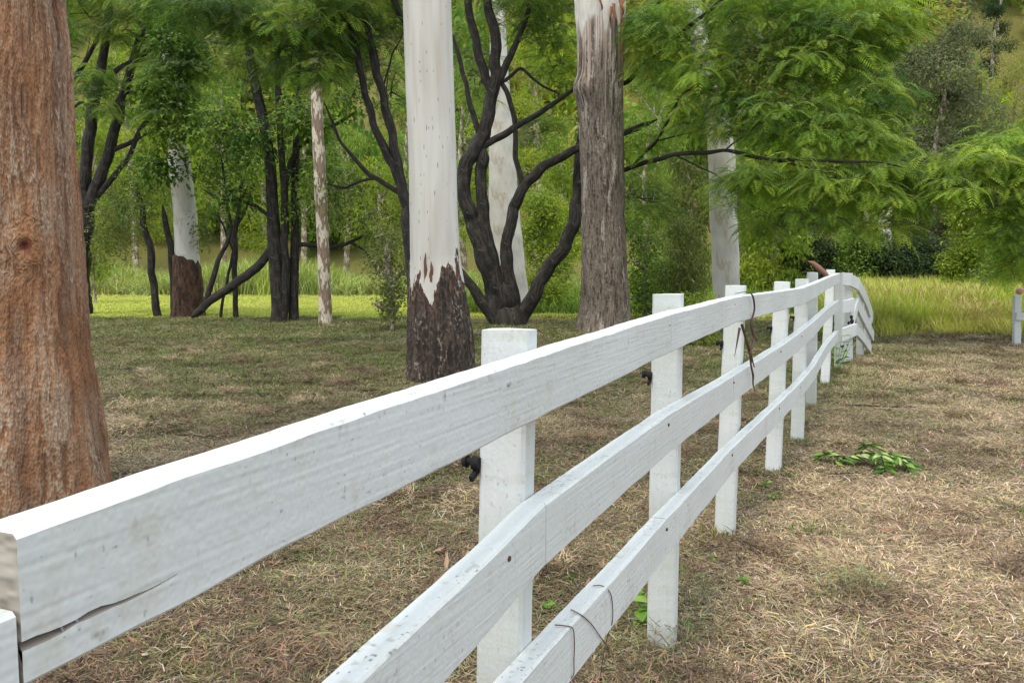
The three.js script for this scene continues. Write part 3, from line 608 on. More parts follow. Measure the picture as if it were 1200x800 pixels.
{ // twin-stemmed dark tree with a limb down to the ground
  const z = 22, t = thing('twin_stemmed_tree', 'tall black twin-stemmed tree with a thick limb slanting down to the grass', 'tree', ground(327, 379));
  part('trunk', limb([[323, 386, 10], [326, 366, 8.5], [324, 330, 8], [322, 290, 8.5], [319, 240, 7], [316, 190, 6.5], [308, 140, 6], [298, 95, 5.5], [292, 60, 5], [288, 0, 4]], z), M.darkBark, t);
  limbs(t, [
    [[329, 380, 8.5], [333, 350, 7.5], [335, 310, 7], [334, 270, 6], [331, 200, 5.2], [326, 120, 5], [325, 80, 4.5], [324, 20, 4], [322, -40, 3]],
    [[321, 288, 7], [302, 312, 7], [278, 330, 7], [252, 348, 6.5], [236, 362, 6], [224, 372, 5]],
    [[240, 356, 4.5], [248, 330, 4.5], [255, 306, 4], [265, 286, 3.5], [272, 262, 2.5]],
    [[319, 256, 3.4], [300, 242, 3], [280, 235, 2.8], [255, 232, 2.2], [235, 220, 1.6]],
    [[334, 215, 4.5], [340, 190, 4], [350, 172, 3.6], [370, 158, 3.2], [400, 142, 2.4], [420, 128, 1.6]],
  ], z, M.darkBark);
  crown(t, 'jac', PAL.jacDark, [pb(300, 110, 22.5, 46, 30, 40), pb(270, 170, 23, 36, 22, 20), pb(340, 120, 22.5, 34, 34, 36), pb(370, 180, 23, 30, 20, 16), pb(300, 60, 22, 46, 30, 44), pb(330, -20, 22, 90, 40, 90)], 261, { twigs: 6, scale: 1.0, twigMat: M.darkBark });
  crown(t, 'broadFar', PAL.jacDark, [pb(262, 150, 21.6, 28, 20, 18), pb(305, 165, 21.4, 26, 20, 16), pb(360, 140, 21.4, 30, 22, 22), pb(372, 205, 21.2, 26, 20, 18), pb(412, 110, 21.6, 22, 22, 14), pb(285, 225, 21.8, 22, 16, 12)], 263, { twigs: 4, twigMat: M.darkBark, thin: 0.8, scale: 0.75 });
  crown(t, 'broad', PAL.jacDark, [pb(365, 210, 22.5, 36, 26, 60), pb(300, 195, 23, 28, 24, 36), pb(345, 240, 22.2, 24, 20, 30)], 262, { twigs: 3 });
}
{ // single dark trunk and its low branch
  const z = 22.2, t = thing('straight_dark_tree', 'straight dark trunk with a long low horizontal branch', 'tree', ground(344, 378));
  part('trunk', limb([[344, 384, 6.5], [344, 350, 5.6], [345, 300, 5.4], [346, 260, 5], [345, 220, 4.6], [348, 150, 4], [352, 60, 3]], z), M.darkBark, t);
  part('limb', limb([[346, 288, 3], [362, 287, 2.6], [385, 290, 2.4], [405, 286, 2.2], [420, 279, 1.8], [436, 273, 1.2]], z, th), M.darkBark, t);
  part('limb', limb([[410, 284, 1.4], [425, 292, 1.3], [435, 305, 1.2], [442, 318, 1]], z, th), M.darkBark, t);
  crown(t, 'broad', PAL.olive, [pb(430, 250, 22, 30, 24, 40), pb(450, 290, 21.8, 26, 30, 46), pb(350, 100, 23, 40, 40, 60), pb(400, 230, 22.6, 24, 26, 34)], 271, { twigs: 4 });
}
{ // pale patchy trunk
  const z = 20.6, t = thing('patchy_gum_tree', 'slender gum trunk mottled cream and brown', 'tree', ground(381, 384));
  part('trunk', limb([[381, 390, 9], [381, 370, 8], [380, 330, 7], [378, 280, 7], [376, 230, 7.5], [373, 170, 7], [371, 110, 6.5], [372, 40, 6], [374, -40, 5]], z, { ...dk, kink: 0, disp: roughDisp(0.08, 1.5) }), M.patchBark, t);
  crown(t, 'gum', PAL.olive, [pb(374, -30, 21, 50, 40, 60), pb(385, 225, 20.6, 28, 18, 26), pb(392, 120, 21.2, 24, 30, 24)], 281, { twigs: 3 });
}
{ // white trunk behind the jacaranda stems
  const z = 25, t = thing('white_gum_tree', 'pale leaning gum trunk seen between the jacaranda stems', 'tree', ground(600, 371));
  part('trunk', limb([[604, 378, 20], [599, 330, 18.5], [594, 280, 18], [590, 230, 17], [588, 180, 15], [586, 120, 12], [584, 60, 10], [582, 0, 9], [580, -80, 8]], z, { ...dk, kink: 0, disp: roughDisp(0.05, 1.2), seg: 24 }), M.whiteBark, t);
  crown(t, 'gumFar', PAL.olive, [pb(580, -50, 26, 70, 40, 70)], 291, { twigs: 3 });
}
{ // white trunk beyond the fence
  const z = 19.5, t = thing('white_gum_tree', 'white gum trunk standing behind the fence under feathery branches', 'tree', ground(853, 388));
  part('trunk', limb([[854, 396, 18], [852, 350, 15.5], [850, 300, 15.5], [848, 250, 15.5], [846, 185, 15.5], [840, 140, 13], [830, 100, 11], [820, 50, 10], [812, 0, 9], [808, -60, 8]], z, { ...dk, kink: 0, disp: roughDisp(0.07, 1.4), seg: 24 }), M.whiteBark, t);
  crown(t, 'gumFar', PAL.olive, [pb(800, -70, 21, 90, 40, 80)], 301, { twigs: 3 });
}
{ // tree off the edge whose fronds hang over the tall grass
  const z = 15, b = at(1440, 430, z); b.y = 0;
  const t = thing('jacaranda_tree', 'bright green feathery jacaranda branches hanging over the tall grass', 'tree', b);
  part('trunk', limb([[1440, 418, 24], [1436, 330, 19], [1425, 230, 17], [1400, 150, 13], [1385, 60, 10]], z), M.darkBark, t);
  limbs(t, [[[1425, 220, 9], [1360, 190, 7], [1290, 180, 5.5], [1220, 185, 4, -0.5], [1160, 195, 3, -0.8], [1110, 215, 1.6, -1]], [[1290, 180, 4], [1230, 215, 3, -0.4], [1180, 235, 2, -0.6], [1130, 255, 1.2, -0.8]], [[1360, 190, 5], [1280, 240, 3.5], [1220, 280, 2.4], [1180, 310, 1.4]]], z, M.twig, th);
  crown(t, 'jac', PAL.jac, [pb(1150, 190, 14.2, 44, 22, 60), pb(1190, 175, 14.4, 40, 24, 60), pb(1180, 225, 14.4, 44, 26, 70), pb(1120, 215, 14, 26, 20, 26), pb(1190, 275, 14.6, 30, 26, 40), pb(1185, 310, 14.8, 20, 18, 18), pb(1250, 200, 14.6, 60, 50, 120), pb(1330, 180, 15, 70, 60, 100)], 311, { twigs: 3, scale: 0.95 });
}

// ---------------------------------------------------------------- trees and shrubs farther off
function farTree(name, label, px, z, topY, wpx, pal, seed, { kind = 'gumFar', mat = M.patchBark, low = 0.35, n = 70, blobsN = 10, group, scale = 1, category = 'tree', trunkR = 0.2, round = 0.8 } = {}) {
  const R = rng(seed), b = at(px, 315, z); b.y = heightAt(b.x, z);
  const top = at(px, topY, z).y, h = top - b.y, w = wpx * z / F;
  const t = thing(name, label, category, b, group);
  const mid = b.clone().add(V((R() - 0.5) * 0.06 * h, h * 0.5, (R() - 0.5) * 0.06 * h)), tip = b.clone().add(V((R() - 0.5) * 0.1 * h, h * 0.88, (R() - 0.5) * 0.1 * h));
  part('trunk', tube([b.clone().add(V(0, -0.3, 0)), b.clone().lerp(mid, 0.5), mid, tip], [trunkR * 1.3, trunkR, trunkR * 0.75, trunkR * 0.25], { seg: 9, step: 0.35, disp: roughDisp(0.1, 1.5) }), mat, t);
  const blobs = [];
  for (let k = 0; k < blobsN; k++) {
    const f = low + (1 - low) * (k + 0.5) / blobsN, env = Math.pow(Math.sin(Math.PI * clamp(0.12 + 0.78 * (f - low) / (1 - low))), round), a = k * 2.4 + R();
    const c = b.clone().add(V(Math.cos(a) * w * 0.55 * env, h * f * 0.93, Math.sin(a) * w * 0.55 * env)), r = w * (0.34 + 0.25 * R()) * (0.5 + 0.5 * env);
    blobs.push([c, r, r * 0.72, r, Math.round(n * (0.6 + 0.6 * R())), b.clone().lerp(tip, f * 0.85)]);
  }
  crown(t, kind, pal, blobs, seed + 7, { twigs: 2, twigR: 0.035, scale, twigMat: mat });
  return t;
}
const LEFT = 'trees behind the reeds across the lawn', MIDG = 'trees beyond the jacaranda stems', RIGHTG = 'trees behind the feathery canopy';
const TONE = new Map([[PAL.mid, 'mid green'], [PAL.lime, 'bright lime'], [PAL.grey, 'grey-green'], [PAL.olive, 'olive']]);
const NEAR = { 60: 'beside the stringybark', 112: 'under the low fork', 160: 'between the forked tree and the charred gum', 210: 'behind the charred gum', 262: 'behind the thin sapling', 310: 'behind the twin-stemmed tree', 356: 'behind the straight dark trunk', 405: 'past the patchy gum', 446: 'over the low horizontal branch', 480: 'half hidden by the white gum', 545: 'between the white gum and the jacaranda stems', 578: 'behind the jacaranda stems', 628: 'standing above the conical shrub', 660: 'close behind the conical shrub', 760: 'beside the grey-brown trunk', 805: 'behind the olive bush', 862: 'behind the white gum beyond the fence', 905: 'above the far fence posts', 955: 'behind the fence end of the hedge', 1010: 'above the pale snag' };
for (const [px, z, top, w, pal, s] of [[60, 64, 30, 56, PAL.mid, 1], [112, 56, 130, 44, PAL.lime, 2], [160, 68, 20, 50, PAL.lime, 3], [210, 58, 150, 44, PAL.lime, 4], [262, 66, 60, 48, PAL.mid, 5], [310, 57, 170, 42, PAL.lime, 6], [356, 68, 30, 50, PAL.lime, 7], [405, 60, 130, 44, PAL.mid, 8], [446, 56, 180, 40, PAL.lime, 9], [480, 68, 40, 50, PAL.mid, 10]])
  farTree('background_tree', TONE.get(pal) + ' tree across the lawn, ' + NEAR[px], px, z, top, w, pal, 400 + s * 13, { group: LEFT, low: 0.3, n: 34 });
for (const [px, z, top, w, pal, s] of [[545, 60, 60, 46, PAL.mid, 1], [578, 52, 130, 40, PAL.lime, 2], [628, 60, 30, 46, PAL.lime, 3], [660, 48, 150, 38, PAL.lime, 4], [760, 54, 60, 48, PAL.mid, 5], [805, 46, 170, 38, PAL.olive, 6]])
  farTree('background_tree', TONE.get(pal) + ' background tree ' + NEAR[px], px, z, top, w, pal, 600 + s * 13, { group: MIDG, low: 0.25, n: 36 });
for (const [px, z, top, w, pal, s] of [[862, 44, 120, 46, PAL.mid, 1], [905, 38, 170, 42, PAL.lime, 2], [955, 50, 60, 50, PAL.mid, 3], [1010, 46, 150, 38, PAL.mid, 5]])
  farTree('background_tree', TONE.get(pal) + ' tree behind the feathery canopy, ' + NEAR[px], px, z, top, w, pal, 800 + s * 13, { group: RIGHTG, low: 0.1, n: 48 });
farTree('grey_green_tree', 'large rounded grey-green tree at the foot of the hill', 1095, 50, 18, 74, PAL.grey, 951, { low: 0.15, n: 130, blobsN: 14, kind: 'broadFar', mat: M.patchBark });
farTree('dark_conifer', 'dark narrow conifer high on the hillside', 1152, 92, -30, 24, PAL.dark, 961, { low: 0.1, n: 60, blobsN: 9, round: 0.5, kind: 'broadFar' });
farTree('yellow_green_tree', 'pale yellow-green tree on the hillside beside the conifer', 1190, 70, 22, 40, PAL.yellow, 971, { low: 0.25, n: 60, blobsN: 9 });
farTree('hillside_tree', 'mid green tree low on the slope under the yellow-green one', 1165, 56, 130, 34, PAL.mid, 981, { low: 0.1, n: 50 });
farTree('hillside_tree', 'small yellowish tree on the open slope below the conifer', 1140, 76, 70, 26, PAL.yellow, 991, { low: 0.1, n: 50 });
farTree('edge_tree', 'bushy green tree past the end of the tall grass', 1235, 44, 120, 60, PAL.mid, 1001, { low: 0.1, n: 80 });

// shrubs
farTree('bright_shrub', 'bright green conical shrub seen between jacaranda stem and grey-brown trunk', 640, 34, 222, 36, PAL.lime, 1101, { low: 0.06, n: 70, category: 'shrub', trunkR: 0.07, round: 0.6, kind: 'broad', scale: 1.3 });
farTree('low_shrub', 'low lime shrub at the foot of the conical shrub', 645, 27, 330, 18, PAL.lime, 1111, { low: 0.1, n: 26, blobsN: 7, category: 'shrub', trunkR: 0.03, kind: 'broad' });
farTree('leafy_shrub', 'leafy green shrub beside the grey-brown trunk', 757, 24, 262, 30, PAL.jacDark, 1121, { low: 0.08, n: 26, category: 'shrub', trunkR: 0.05, kind: 'broad' });
farTree('mid_shrub', 'fresh green shrub showing above the fence rail', 775, 30, 300, 30, PAL.mid, 1131, { low: 0.06, n: 50, category: 'shrub', trunkR: 0.05, kind: 'broad' });
farTree('weedy_shrub', 'bright lime weedy shrub behind the fence beside the white gum', 818, 15, 350, 26, PAL.lime, 1141, { low: 0.2, n: 22, blobsN: 7, category: 'shrub', trunkR: 0.02, kind: 'broad', scale: 0.7 });
farTree('hanging_bush', 'dark olive bush behind the white gum trunk beyond the fence', 800, 22, 250, 30, PAL.olive, 1151, { low: 0.1, n: 40, category: 'shrub', trunkR: 0.05, kind: 'gum' });
farTree('pyramid_shrub', 'bright lime pyramid shrub at the edge of the tall grass', 1142, 27, 238, 34, PAL.lime, 1161, { low: 0.06, n: 80, category: 'shrub', trunkR: 0.06, round: 0.55, kind: 'broad', scale: 1.2 });
farTree('shade_shrub', 'dark shrub under the hanging jacaranda fronds', 1180, 24, 270, 26, PAL.mid, 1171, { low: 0.06, n: 50, category: 'shrub', trunkR: 0.05, kind: 'broad' });
farTree('lawn_shrub', 'lime shrub in the reeds under the forked tree', 110, 34, 240, 30, PAL.lime, 1181, { low: 0.3, n: 34, category: 'shrub', trunkR: 0.05, kind: 'broad' });
farTree('lawn_shrub', 'olive shrub drooping over the lawn beside the white gum', 458, 19, 262, 30, PAL.olive, 1191, { low: 0.15, n: 18, category: 'shrub', trunkR: 0.04, kind: 'broad', scale: 0.8 });
for (const [px, top, w, pal, s] of [[955, 278, 24, PAL.dark, 1], [1000, 274, 30, PAL.mid, 2], [1045, 284, 28, PAL.dark, 3], [1085, 282, 26, PAL.dark, 4], [925, 290, 26, PAL.olive, 5]])
  farTree('hedge_shrub', ({ 955: 'dark leafy shrub at the fence end of the hedge', 1000: 'mid green leafy shrub in the hedge', 1045: 'dark leafy shrub in the hedge below the pale snag', 1085: 'dark leafy shrub of the hedge beside the lime pyramid shrub', 925: 'olive shrub of the hedge showing over the fence' })[px], px, 39, top, w * 1.2, pal, 1200 + s * 9, { low: 0.08, n: 70, category: 'shrub', trunkR: 0.06, kind: 'broad', scale: 1.5, group: 'hedge behind the tall grass' });
{ // bare pale snag over the hedge
  const z = 40, t = thing('snag', 'bare pale dead trunk stub rising out of the hedge', 'dead tree', (() => { const b = at(1037, 330, z); b.y = 0; return b; })());
  part('trunk', limb([[1036, 352, 7.5], [1036, 300, 7], [1037, 270, 7], [1038, 252, 6.5], [1037, 246, 3]], z, th), M.whiteBark, t);
  part('limb', limb([[1041, 260, 2.6], [1044, 245, 2], [1043, 225, 1.4]], z, th), M.whiteBark, t);
}

{ // wooded hillside: one mass
  const R = rng(31), S = new Soup();
  for (let k = 0; k < 900; k++) { const d = randDir(R), rr = Math.pow(R(), 0.25) * (1 + 0.35 * n3(d.x * 2, d.y * 2, d.z * 2)), b = V(d.x * 3.2 * rr, 4.2 + d.y * 3.6 * rr, d.z * 3.2 * rr), l = randDir(R); leafFaces(S, b, l, randDir(R).cross(l).normalize(), 0.6 + 0.4 * R(), 0.3, 0.2, [0.8 + 0.4 * R(), 0.8 + 0.4 * R(), 0.9]); }
  const g = S.build(), items = [], pals = [PAL.mid, PAL.lime, PAL.grey, PAL.mid, PAL.yellow, PAL.lime];
  for (let k = 0; k < 620; k++) {
    const d = 72 + R() * 130, x = (R() - 0.5) * 1.7 * d, p = pals[Math.floor(R() * pals.length)];
    const open = x / d > 0.5 && d < 110 && fbm(x * 0.05, 2, d * 0.05, 2) > -0.05; if (open) continue;
    const c = p[Math.floor(R() * p.length)], s = 0.8 + R() * 0.8;
    items.push({ p: V(x, heightAt(x, d) - 0.5, -d), q: yaw(R() * 6.28), s: V(s, s * (0.8 + 0.5 * R()), s), c });
  }
  const f = instances('forest', g, M.leaf, items.filter((_, i) => i % 4), scene); tag(f, 'distant wooded hillside closing the view', 'forest', null, 'stuff');
}

// ---------------------------------------------------------------- grass, straw, reeds
function bladeClump(seed, n, r, hMin, hMax, w, lean, cols, heads = 0) {
  const R = rng(seed), S = new Soup();
  for (let k = 0; k < n; k++) {
    const a = R() * 6.283, rr = r * Math.sqrt(R()), b = V(Math.cos(a) * rr, -0.01, Math.sin(a) * rr), h = mix(hMin, hMax, R()), ya = R() * 6.283, ln = lean * (0.3 + R());
    const o = V(Math.cos(ya), 0, Math.sin(ya)), sd = V(-Math.sin(ya + 0.8 * (R() - 0.5)), 0, Math.cos(ya)), c = cols[Math.floor(R() * cols.length)];
    const P = t => b.clone().addScaledVector(o, ln * h * t * t).add(V(0, h * t * (1 - 0.25 * ln * t), 0)), hw = w * (0.7 + 0.6 * R()) / 2;
    const p0 = P(0), p1 = P(0.45), p2 = P(0.8), p3 = P(1);
    const L = (p, s) => p.clone().addScaledVector(sd, s);
    S.quad(L(p0, hw), L(p1, hw * 0.9), L(p1, -hw * 0.9), L(p0, -hw), c); S.quad(L(p1, hw * 0.9), L(p2, hw * 0.6), L(p2, -hw * 0.6), L(p1, -hw * 0.9), c); S.tri(L(p2, hw * 0.6), p3, L(p2, -hw * 0.6), c);
    if (R() < heads) { const q = P(1.14), m = P(1.06), hc = [0.50, 0.38, 0.22]; S.tri(P(0.93), L(m, w * 0.9), q, hc); S.tri(P(0.93), q, L(m, -w * 0.9), hc); }
  }
  return S.build();
}
function strawClump(seed, n, r, cols, wMul = 1) { // cut stalks lying in a mat
  const R = rng(seed), S = new Soup();
  for (let k = 0; k < n; k++) {
    const a = R() * 6.283, rr = r * Math.sqrt(R()), y0 = R() * 0.028, ya = R() * 6.283, l = 0.025 + 0.085 * R() * R() + 0.02 * R(), el = (R() - 0.4) * 0.34, c = cols[Math.floor(R() * cols.length)].map(x => x * (0.8 + 0.4 * R()));
    const o = V(Math.cos(ya) * Math.cos(el), Math.sin(el), Math.sin(ya) * Math.cos(el)), sd = V(-Math.sin(ya), 0.3 * (R() - 0.5), Math.cos(ya)), hw = wMul * (0.0008 + 0.0012 * R());
    const b = V(Math.cos(a) * rr, y0, Math.sin(a) * rr), bend = (R() - 0.5) * 0.22 * l, p1 = b.clone().addScaledVector(o, l * 0.5).addScaledVector(sd, bend).add(V(0, 0.008 * R(), 0)), p2 = b.clone().addScaledVector(o, l);
    const L = (p, s) => p.clone().addScaledVector(sd, s);
    S.quad(L(b, hw), L(p1, hw), L(p1, -hw), L(b, -hw), c); S.tri(L(p1, hw), p2, L(p1, -hw), c);
  }
  return S.build();
}
{
  const R = rng(61);
  const tan = [[0.46, 0.36, 0.22], [0.365, 0.275, 0.165], [0.275, 0.195, 0.115], [0.54, 0.44, 0.30], [0.18, 0.12, 0.07], [0.33, 0.265, 0.145], [0.125, 0.082, 0.05], [0.25, 0.175, 0.105]];
  const olv = [[0.28, 0.26, 0.12], [0.20, 0.20, 0.08], [0.15, 0.12, 0.06], [0.36, 0.32, 0.18], [0.22, 0.24, 0.09], [0.10, 0.08, 0.045]];
  const brn = [[0.13, 0.085, 0.05], [0.08, 0.055, 0.035], [0.20, 0.14, 0.085], [0.28, 0.18, 0.11]];
  const mats = [strawClump(1, 90, 0.13, tan), strawClump(2, 90, 0.13, tan), strawClump(3, 72, 0.13, olv), strawClump(4, 72, 0.13, olv), strawClump(5, 60, 0.12, brn, 1.2)];
  const posts0 = [[624, 386, 611, 800], [800, 345, 792, 760], [874, 335, 861, 613], [926, 330, 915, 560], [948, 327, 942, 523], [959, 319, 957, 476], [979, 316, 972, 452]].map(q => { const p = onLine(OFF, q[2], q[3]).p; return [p.x - 0.03, -p.z]; });
  const sets = mats.map(() => []), tufts = [], lawnT = [], leaves = [];
  const scatter = (d0, d1, per, sMin, sMax) => {
    const area = 0.66 * 1.25 * (d1 * d1 - d0 * d0), N = Math.round(area * per);
    for (let k = 0; k < N; k++) {
      const d = Math.sqrt(d0 * d0 + R() * (d1 * d1 - d0 * d0)), x = (R() - 0.5) * 1.32 * (d + 0.5), [lawn, green, right] = cover(x, d);
      if (lawn > 0.5 || inMeadow(x, d)) continue;
      const nz = fbm(x * 1.7, 33, d * 1.7, 3), pale = fbm(x * 0.5, 43, d * 0.5, 3);
      const hump = sstep(0.12, 0.3, nz) * 0.03;
      const p = V(x, heightAt(x, d) + hump * R() + 0.002, -d), s = mix(sMin, sMax, R());
      let w = right ? (R() < 0.84 + pale ? 0 : 2) : (R() < 0.42 + pale ? 0 : 2);
      if (nz < (right ? -0.12 : -0.06) - 0.1 * R()) w = R() < 0.7 ? 4 : w; else if (R() < 0.08) w = 4;
      if (w < 4 && R() < 0.5) w++;
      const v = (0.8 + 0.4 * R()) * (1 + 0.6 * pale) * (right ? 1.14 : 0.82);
      const gr = green * 0.55 * R();
      sets[w].push({ p, q: yaw(R() * 6.283, (R() - 0.5) * 0.35, (R() - 0.5) * 0.35), s, c: [v * (1 - 0.35 * gr), v * (1 - 0.02 * gr), v * (1 - 0.45 * gr)] });
      if (R() < green * 0.9 + 0.05) tufts.push({ p: V(x + 0.1 * (R() - 0.5), heightAt(x, d), -d), q: yaw(R() * 6.283), s: s * (0.7 + 0.5 * R()), c: [0.9 + 0.3 * R(), 0.9 + 0.3 * R(), 0.9] });
      if (R() < (right ? 0.012 : 0.03)) leaves.push({ p: V(x, heightAt(x, d) + 0.025 + 0.015 * R(), -d), q: yaw(R() * 6.283, (R() - 0.5) * 0.7, (R() - 0.5) * 0.7), s: 0.7 + 0.6 * R(), c: R() < 0.6 ? [0.24, 0.13, 0.075] : R() < 0.5 ? [0.42, 0.36, 0.28] : [0.12, 0.07, 0.045] });
    }
  };
  scatter(1.3, 5, 330, 0.75, 1.15); scatter(5, 9, 190, 0.9, 1.4); scatter(9, 16, 90, 1.2, 1.8); scatter(16, 25, 40, 1.5, 2.4);
  // small heaps raked up by the mower
  for (let k = 0; k < 170; k++) {
    const d = Math.sqrt(4 + R() * 250), x = (R() - 0.5) * 1.3 * d, [lawn] = cover(x, d), n = 10 + R() * 16, w = R() < 0.4 ? 4 : R() < 0.6 ? 0 : 2, rad = 0.12 + 0.16 * R();
    if (lawn > 0.3 || inMeadow(x, d)) continue;
    for (let j = 0; j < n; j++) { const a = R() * 6.283, q = Math.sqrt(R()), v = 0.75 + 0.4 * R(); sets[w].push({ p: V(x + Math.cos(a) * q * rad, heightAt(x, d) + 0.055 * (1 - q * q), -d + Math.sin(a) * q * rad), q: yaw(R() * 6.283, (R() - 0.5) * 1.1, (R() - 0.5) * 1.1), s: 0.8 + 0.5 * R(), c: [v, v, v] }); }
  }
  for (let k = 0; k < 70; k++) {
    const d = 3.5 + 18 * R(), x = fenceX(d) - (0.4 + R() * (0.62 * d + fenceX(d))), n = 14 + 26 * R(), rad = 0.25 + 0.5 * R(); if (x < -0.66 * d - 0.5) continue;
    for (let j = 0; j < n; j++) { const a = R() * 6.283, q = rad * Math.sqrt(R()); leaves.push({ p: V(x + Math.cos(a) * q, heightAt(x, d) + 0.03 + 0.025 * R(), -d + Math.sin(a) * q * 0.6), q: yaw(R() * 6.283, (R() - 0.5) * 0.9, (R() - 0.5) * 0.9), s: V(0.7 + 1.5 * R() * R(), 1, 0.7 + 0.5 * R()), c: R() < 0.55 ? [0.16, 0.09, 0.055] : R() < 0.5 ? [0.30, 0.20, 0.13] : [0.09, 0.06, 0.04] }); }
  }
  const names = ['straw_litter', 'straw_litter', 'olive_straw_litter', 'olive_straw_litter', 'brown_litter'], lab = ['pale dry grass clippings matted over the mown ground', 'pale dry grass clippings matted over the mown ground', 'olive half-dried grass clippings on the ground', 'olive half-dried grass clippings on the ground', 'dark brown rotting litter in the hollows of the mown ground'];
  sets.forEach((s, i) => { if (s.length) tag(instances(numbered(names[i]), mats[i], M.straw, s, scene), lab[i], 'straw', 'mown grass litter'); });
  // grass left standing where the mower cannot reach: round posts and trunks
  for (const [x, d, r, n] of [...posts0.map(p => [p[0], p[1], 0.09, 16]), [-3.0, 5.1, 0.62, 60], [-0.87, 10.3, 0.5, 50], [2.0, 18.4, 0.75, 40], [-0.1, 20.4, 0.8, 40]])
    for (let k = 0; k < n; k++) { const a = R() * 6.283, q = r * (0.8 + 0.7 * R() * R()); tufts.push({ p: V(x + Math.cos(a) * q, heightAt(x, d), -d + Math.sin(a) * q), q: yaw(R() * 6.283), s: V(0.9, 0.9 + 1.3 * R() * R(), 0.9).multiplyScalar(0.7 + 0.5 * R()), c: R() < 0.35 ? [2.4, 1.7, 1.9] : [0.9 + 0.4 * R(), 0.95 + 0.3 * R(), 0.9] }); }
  const tuft = bladeClump(71, 26, 0.09, 0.025, 0.085, 0.005, 0.9, [[0.10, 0.15, 0.035], [0.14, 0.19, 0.05], [0.08, 0.12, 0.03], [0.22, 0.22, 0.09]]);
  tag(instances('grass', tuft, M.blade, tufts, scene), 'short green grass growing under the trees', 'grass');
  const LS = new Soup(); leafFaces(LS, V(-0.05, 0, 0), V(1, 0, 0), V(0, 0, 1), 0.11, 0.024, 0.05, [1, 1, 1]);
  tag(instances('leaf_litter', LS.build(), M.straw, leaves, scene), 'dry brown fallen gum leaves scattered on the ground', 'leaves');
  // sunlit lawn beyond the trees
  for (let k = 0; k < 26000; k++) {
    const d = 22.5 + 26 * R() * R() + 2 * R(), x = (R() - 0.5) * 1.3 * d, [lawn] = cover(x, d);
    if (lawn < 0.5 || inMeadow(x, d)) continue; if (x > -3.5 && d < 24.3) continue;
    const dry = fbm(x * 0.25, 9, d * 0.5, 3), v = 0.9 + 0.3 * R();   // patches of drier lawn
    lawnT.push({ p: V(x, heightAt(x, d), -d), q: yaw(R() * 6.283), s: V(2.6, 1.5 + R(), 2.6), c: mix3([v, v, v], [1.15, 1.0, 1.25], clamp(0.2 + 1.5 * dry)) });
  }
  tag(instances('lawn_grass', bladeClump(72, 34, 0.10, 0.03, 0.08, 0.007, 0.7, [[0.46, 0.52, 0.10], [0.52, 0.56, 0.14], [0.40, 0.48, 0.08]]), M.blade, lawnT, scene), 'bright short lawn in the open beyond the trees', 'lawn');
  // tall meadow grass
  const mead = [0, 1, 2].map(i => bladeClump(81 + i, 30, 0.28, 0.55, [1.3, 1.08, 1.2][i], 0.013, 0.5, [[[0.44, 0.52, 0.07], [0.52, 0.57, 0.10], [0.34, 0.44, 0.06]], [[0.46, 0.45, 0.17], [0.40, 0.45, 0.11], [0.52, 0.48, 0.24]], [[0.41, 0.51, 0.08], [0.49, 0.55, 0.10], [0.54, 0.55, 0.17]]][i], [0.0, 0.22, 0.03][i])), ms = [[], [], []];
  for (let k = 0; k < 9000; k++) {
    const d = 17.2 + 26 * Math.pow(R(), 1.4), x = 0.36 * d + R() * (0.42 * d); if (!inMeadow(x, d)) continue;
    const z = fbm(x * 0.4, 51, d * 0.4, 3), w = z > 0.24 || R() < 0.07 ? 1 : R() < 0.5 ? 0 : 2;
    ms[w].push({ p: V(x, heightAt(x, d), -d), q: yaw(R() * 6.283), s: V(1, (0.55 + 0.5 * R() + 0.3 * fbm(x * 0.7, 3, d * 0.7, 2)) * (d < 18.5 ? 0.8 : 1.05), 1), c: [0.85 + 0.3 * R(), 0.9 + 0.2 * R(), 0.9] });
  }
  for (let k = 0; k < 900; k++) { const d = 17.6 - 1.5 * R() * R(), x = 0.40 * d + R() * 0.3 * d; if (fbm(x * 0.9, 8, d * 0.9, 2) < -0.05 + 0.25 * R()) continue; ms[R() < 0.3 ? 1 : 2].push({ p: V(x, heightAt(x, d), -d), q: yaw(R() * 6.283, 0.5 * (R() - 0.5), 0.5 * (R() - 0.5)), s: V(0.6, 0.12 + 0.35 * R(), 0.6), c: [1, 0.95, 0.9] }); }
  ms.forEach((s, i) => tag(instances(numbered('tall_grass'), mead[i], M.blade, s, scene), ['tall lime meadow grass past the fence corner', 'tall straw-coloured seeding grass past the fence corner', 'tall green meadow grass past the fence corner'][i], 'grass', 'tall meadow grass'));
  // reeds behind the lawn
  const reed = bladeClump(91, 34, 0.7, 0.8, 2.4, 0.034, 0.6, [[0.34, 0.42, 0.09], [0.42, 0.47, 0.14], [0.50, 0.50, 0.24], [0.26, 0.36, 0.07]], 0.05), rs = [];
  for (let k = 0; k < 4200; k++) { const d = 45 + 9 * R() + 2 * n3(k, 1, 1), x = -0.62 * d + R() * 0.95 * d; rs.push({ p: V(x, heightAt(x, d), -d), q: yaw(R() * 6.283), s: V(1, 0.35 + 0.45 * R() + 0.6 * n3(x * 0.2, 5, 5), 1), c: [0.85 + 0.4 * R(), 0.9 + 0.25 * R(), 0.85 + 0.5 * R()] }); }
  tag(instances('reeds', reed, M.blade, rs, scene), 'tall pale reeds along the back of the lawn', 'reeds');
  // weeds and rough grass under the middle trees
  const wd = bladeClump(95, 24, 0.3, 0.15, 0.55, 0.02, 0.8, [[0.13, 0.24, 0.04], [0.20, 0.30, 0.05], [0.09, 0.16, 0.03]]), ws = [];
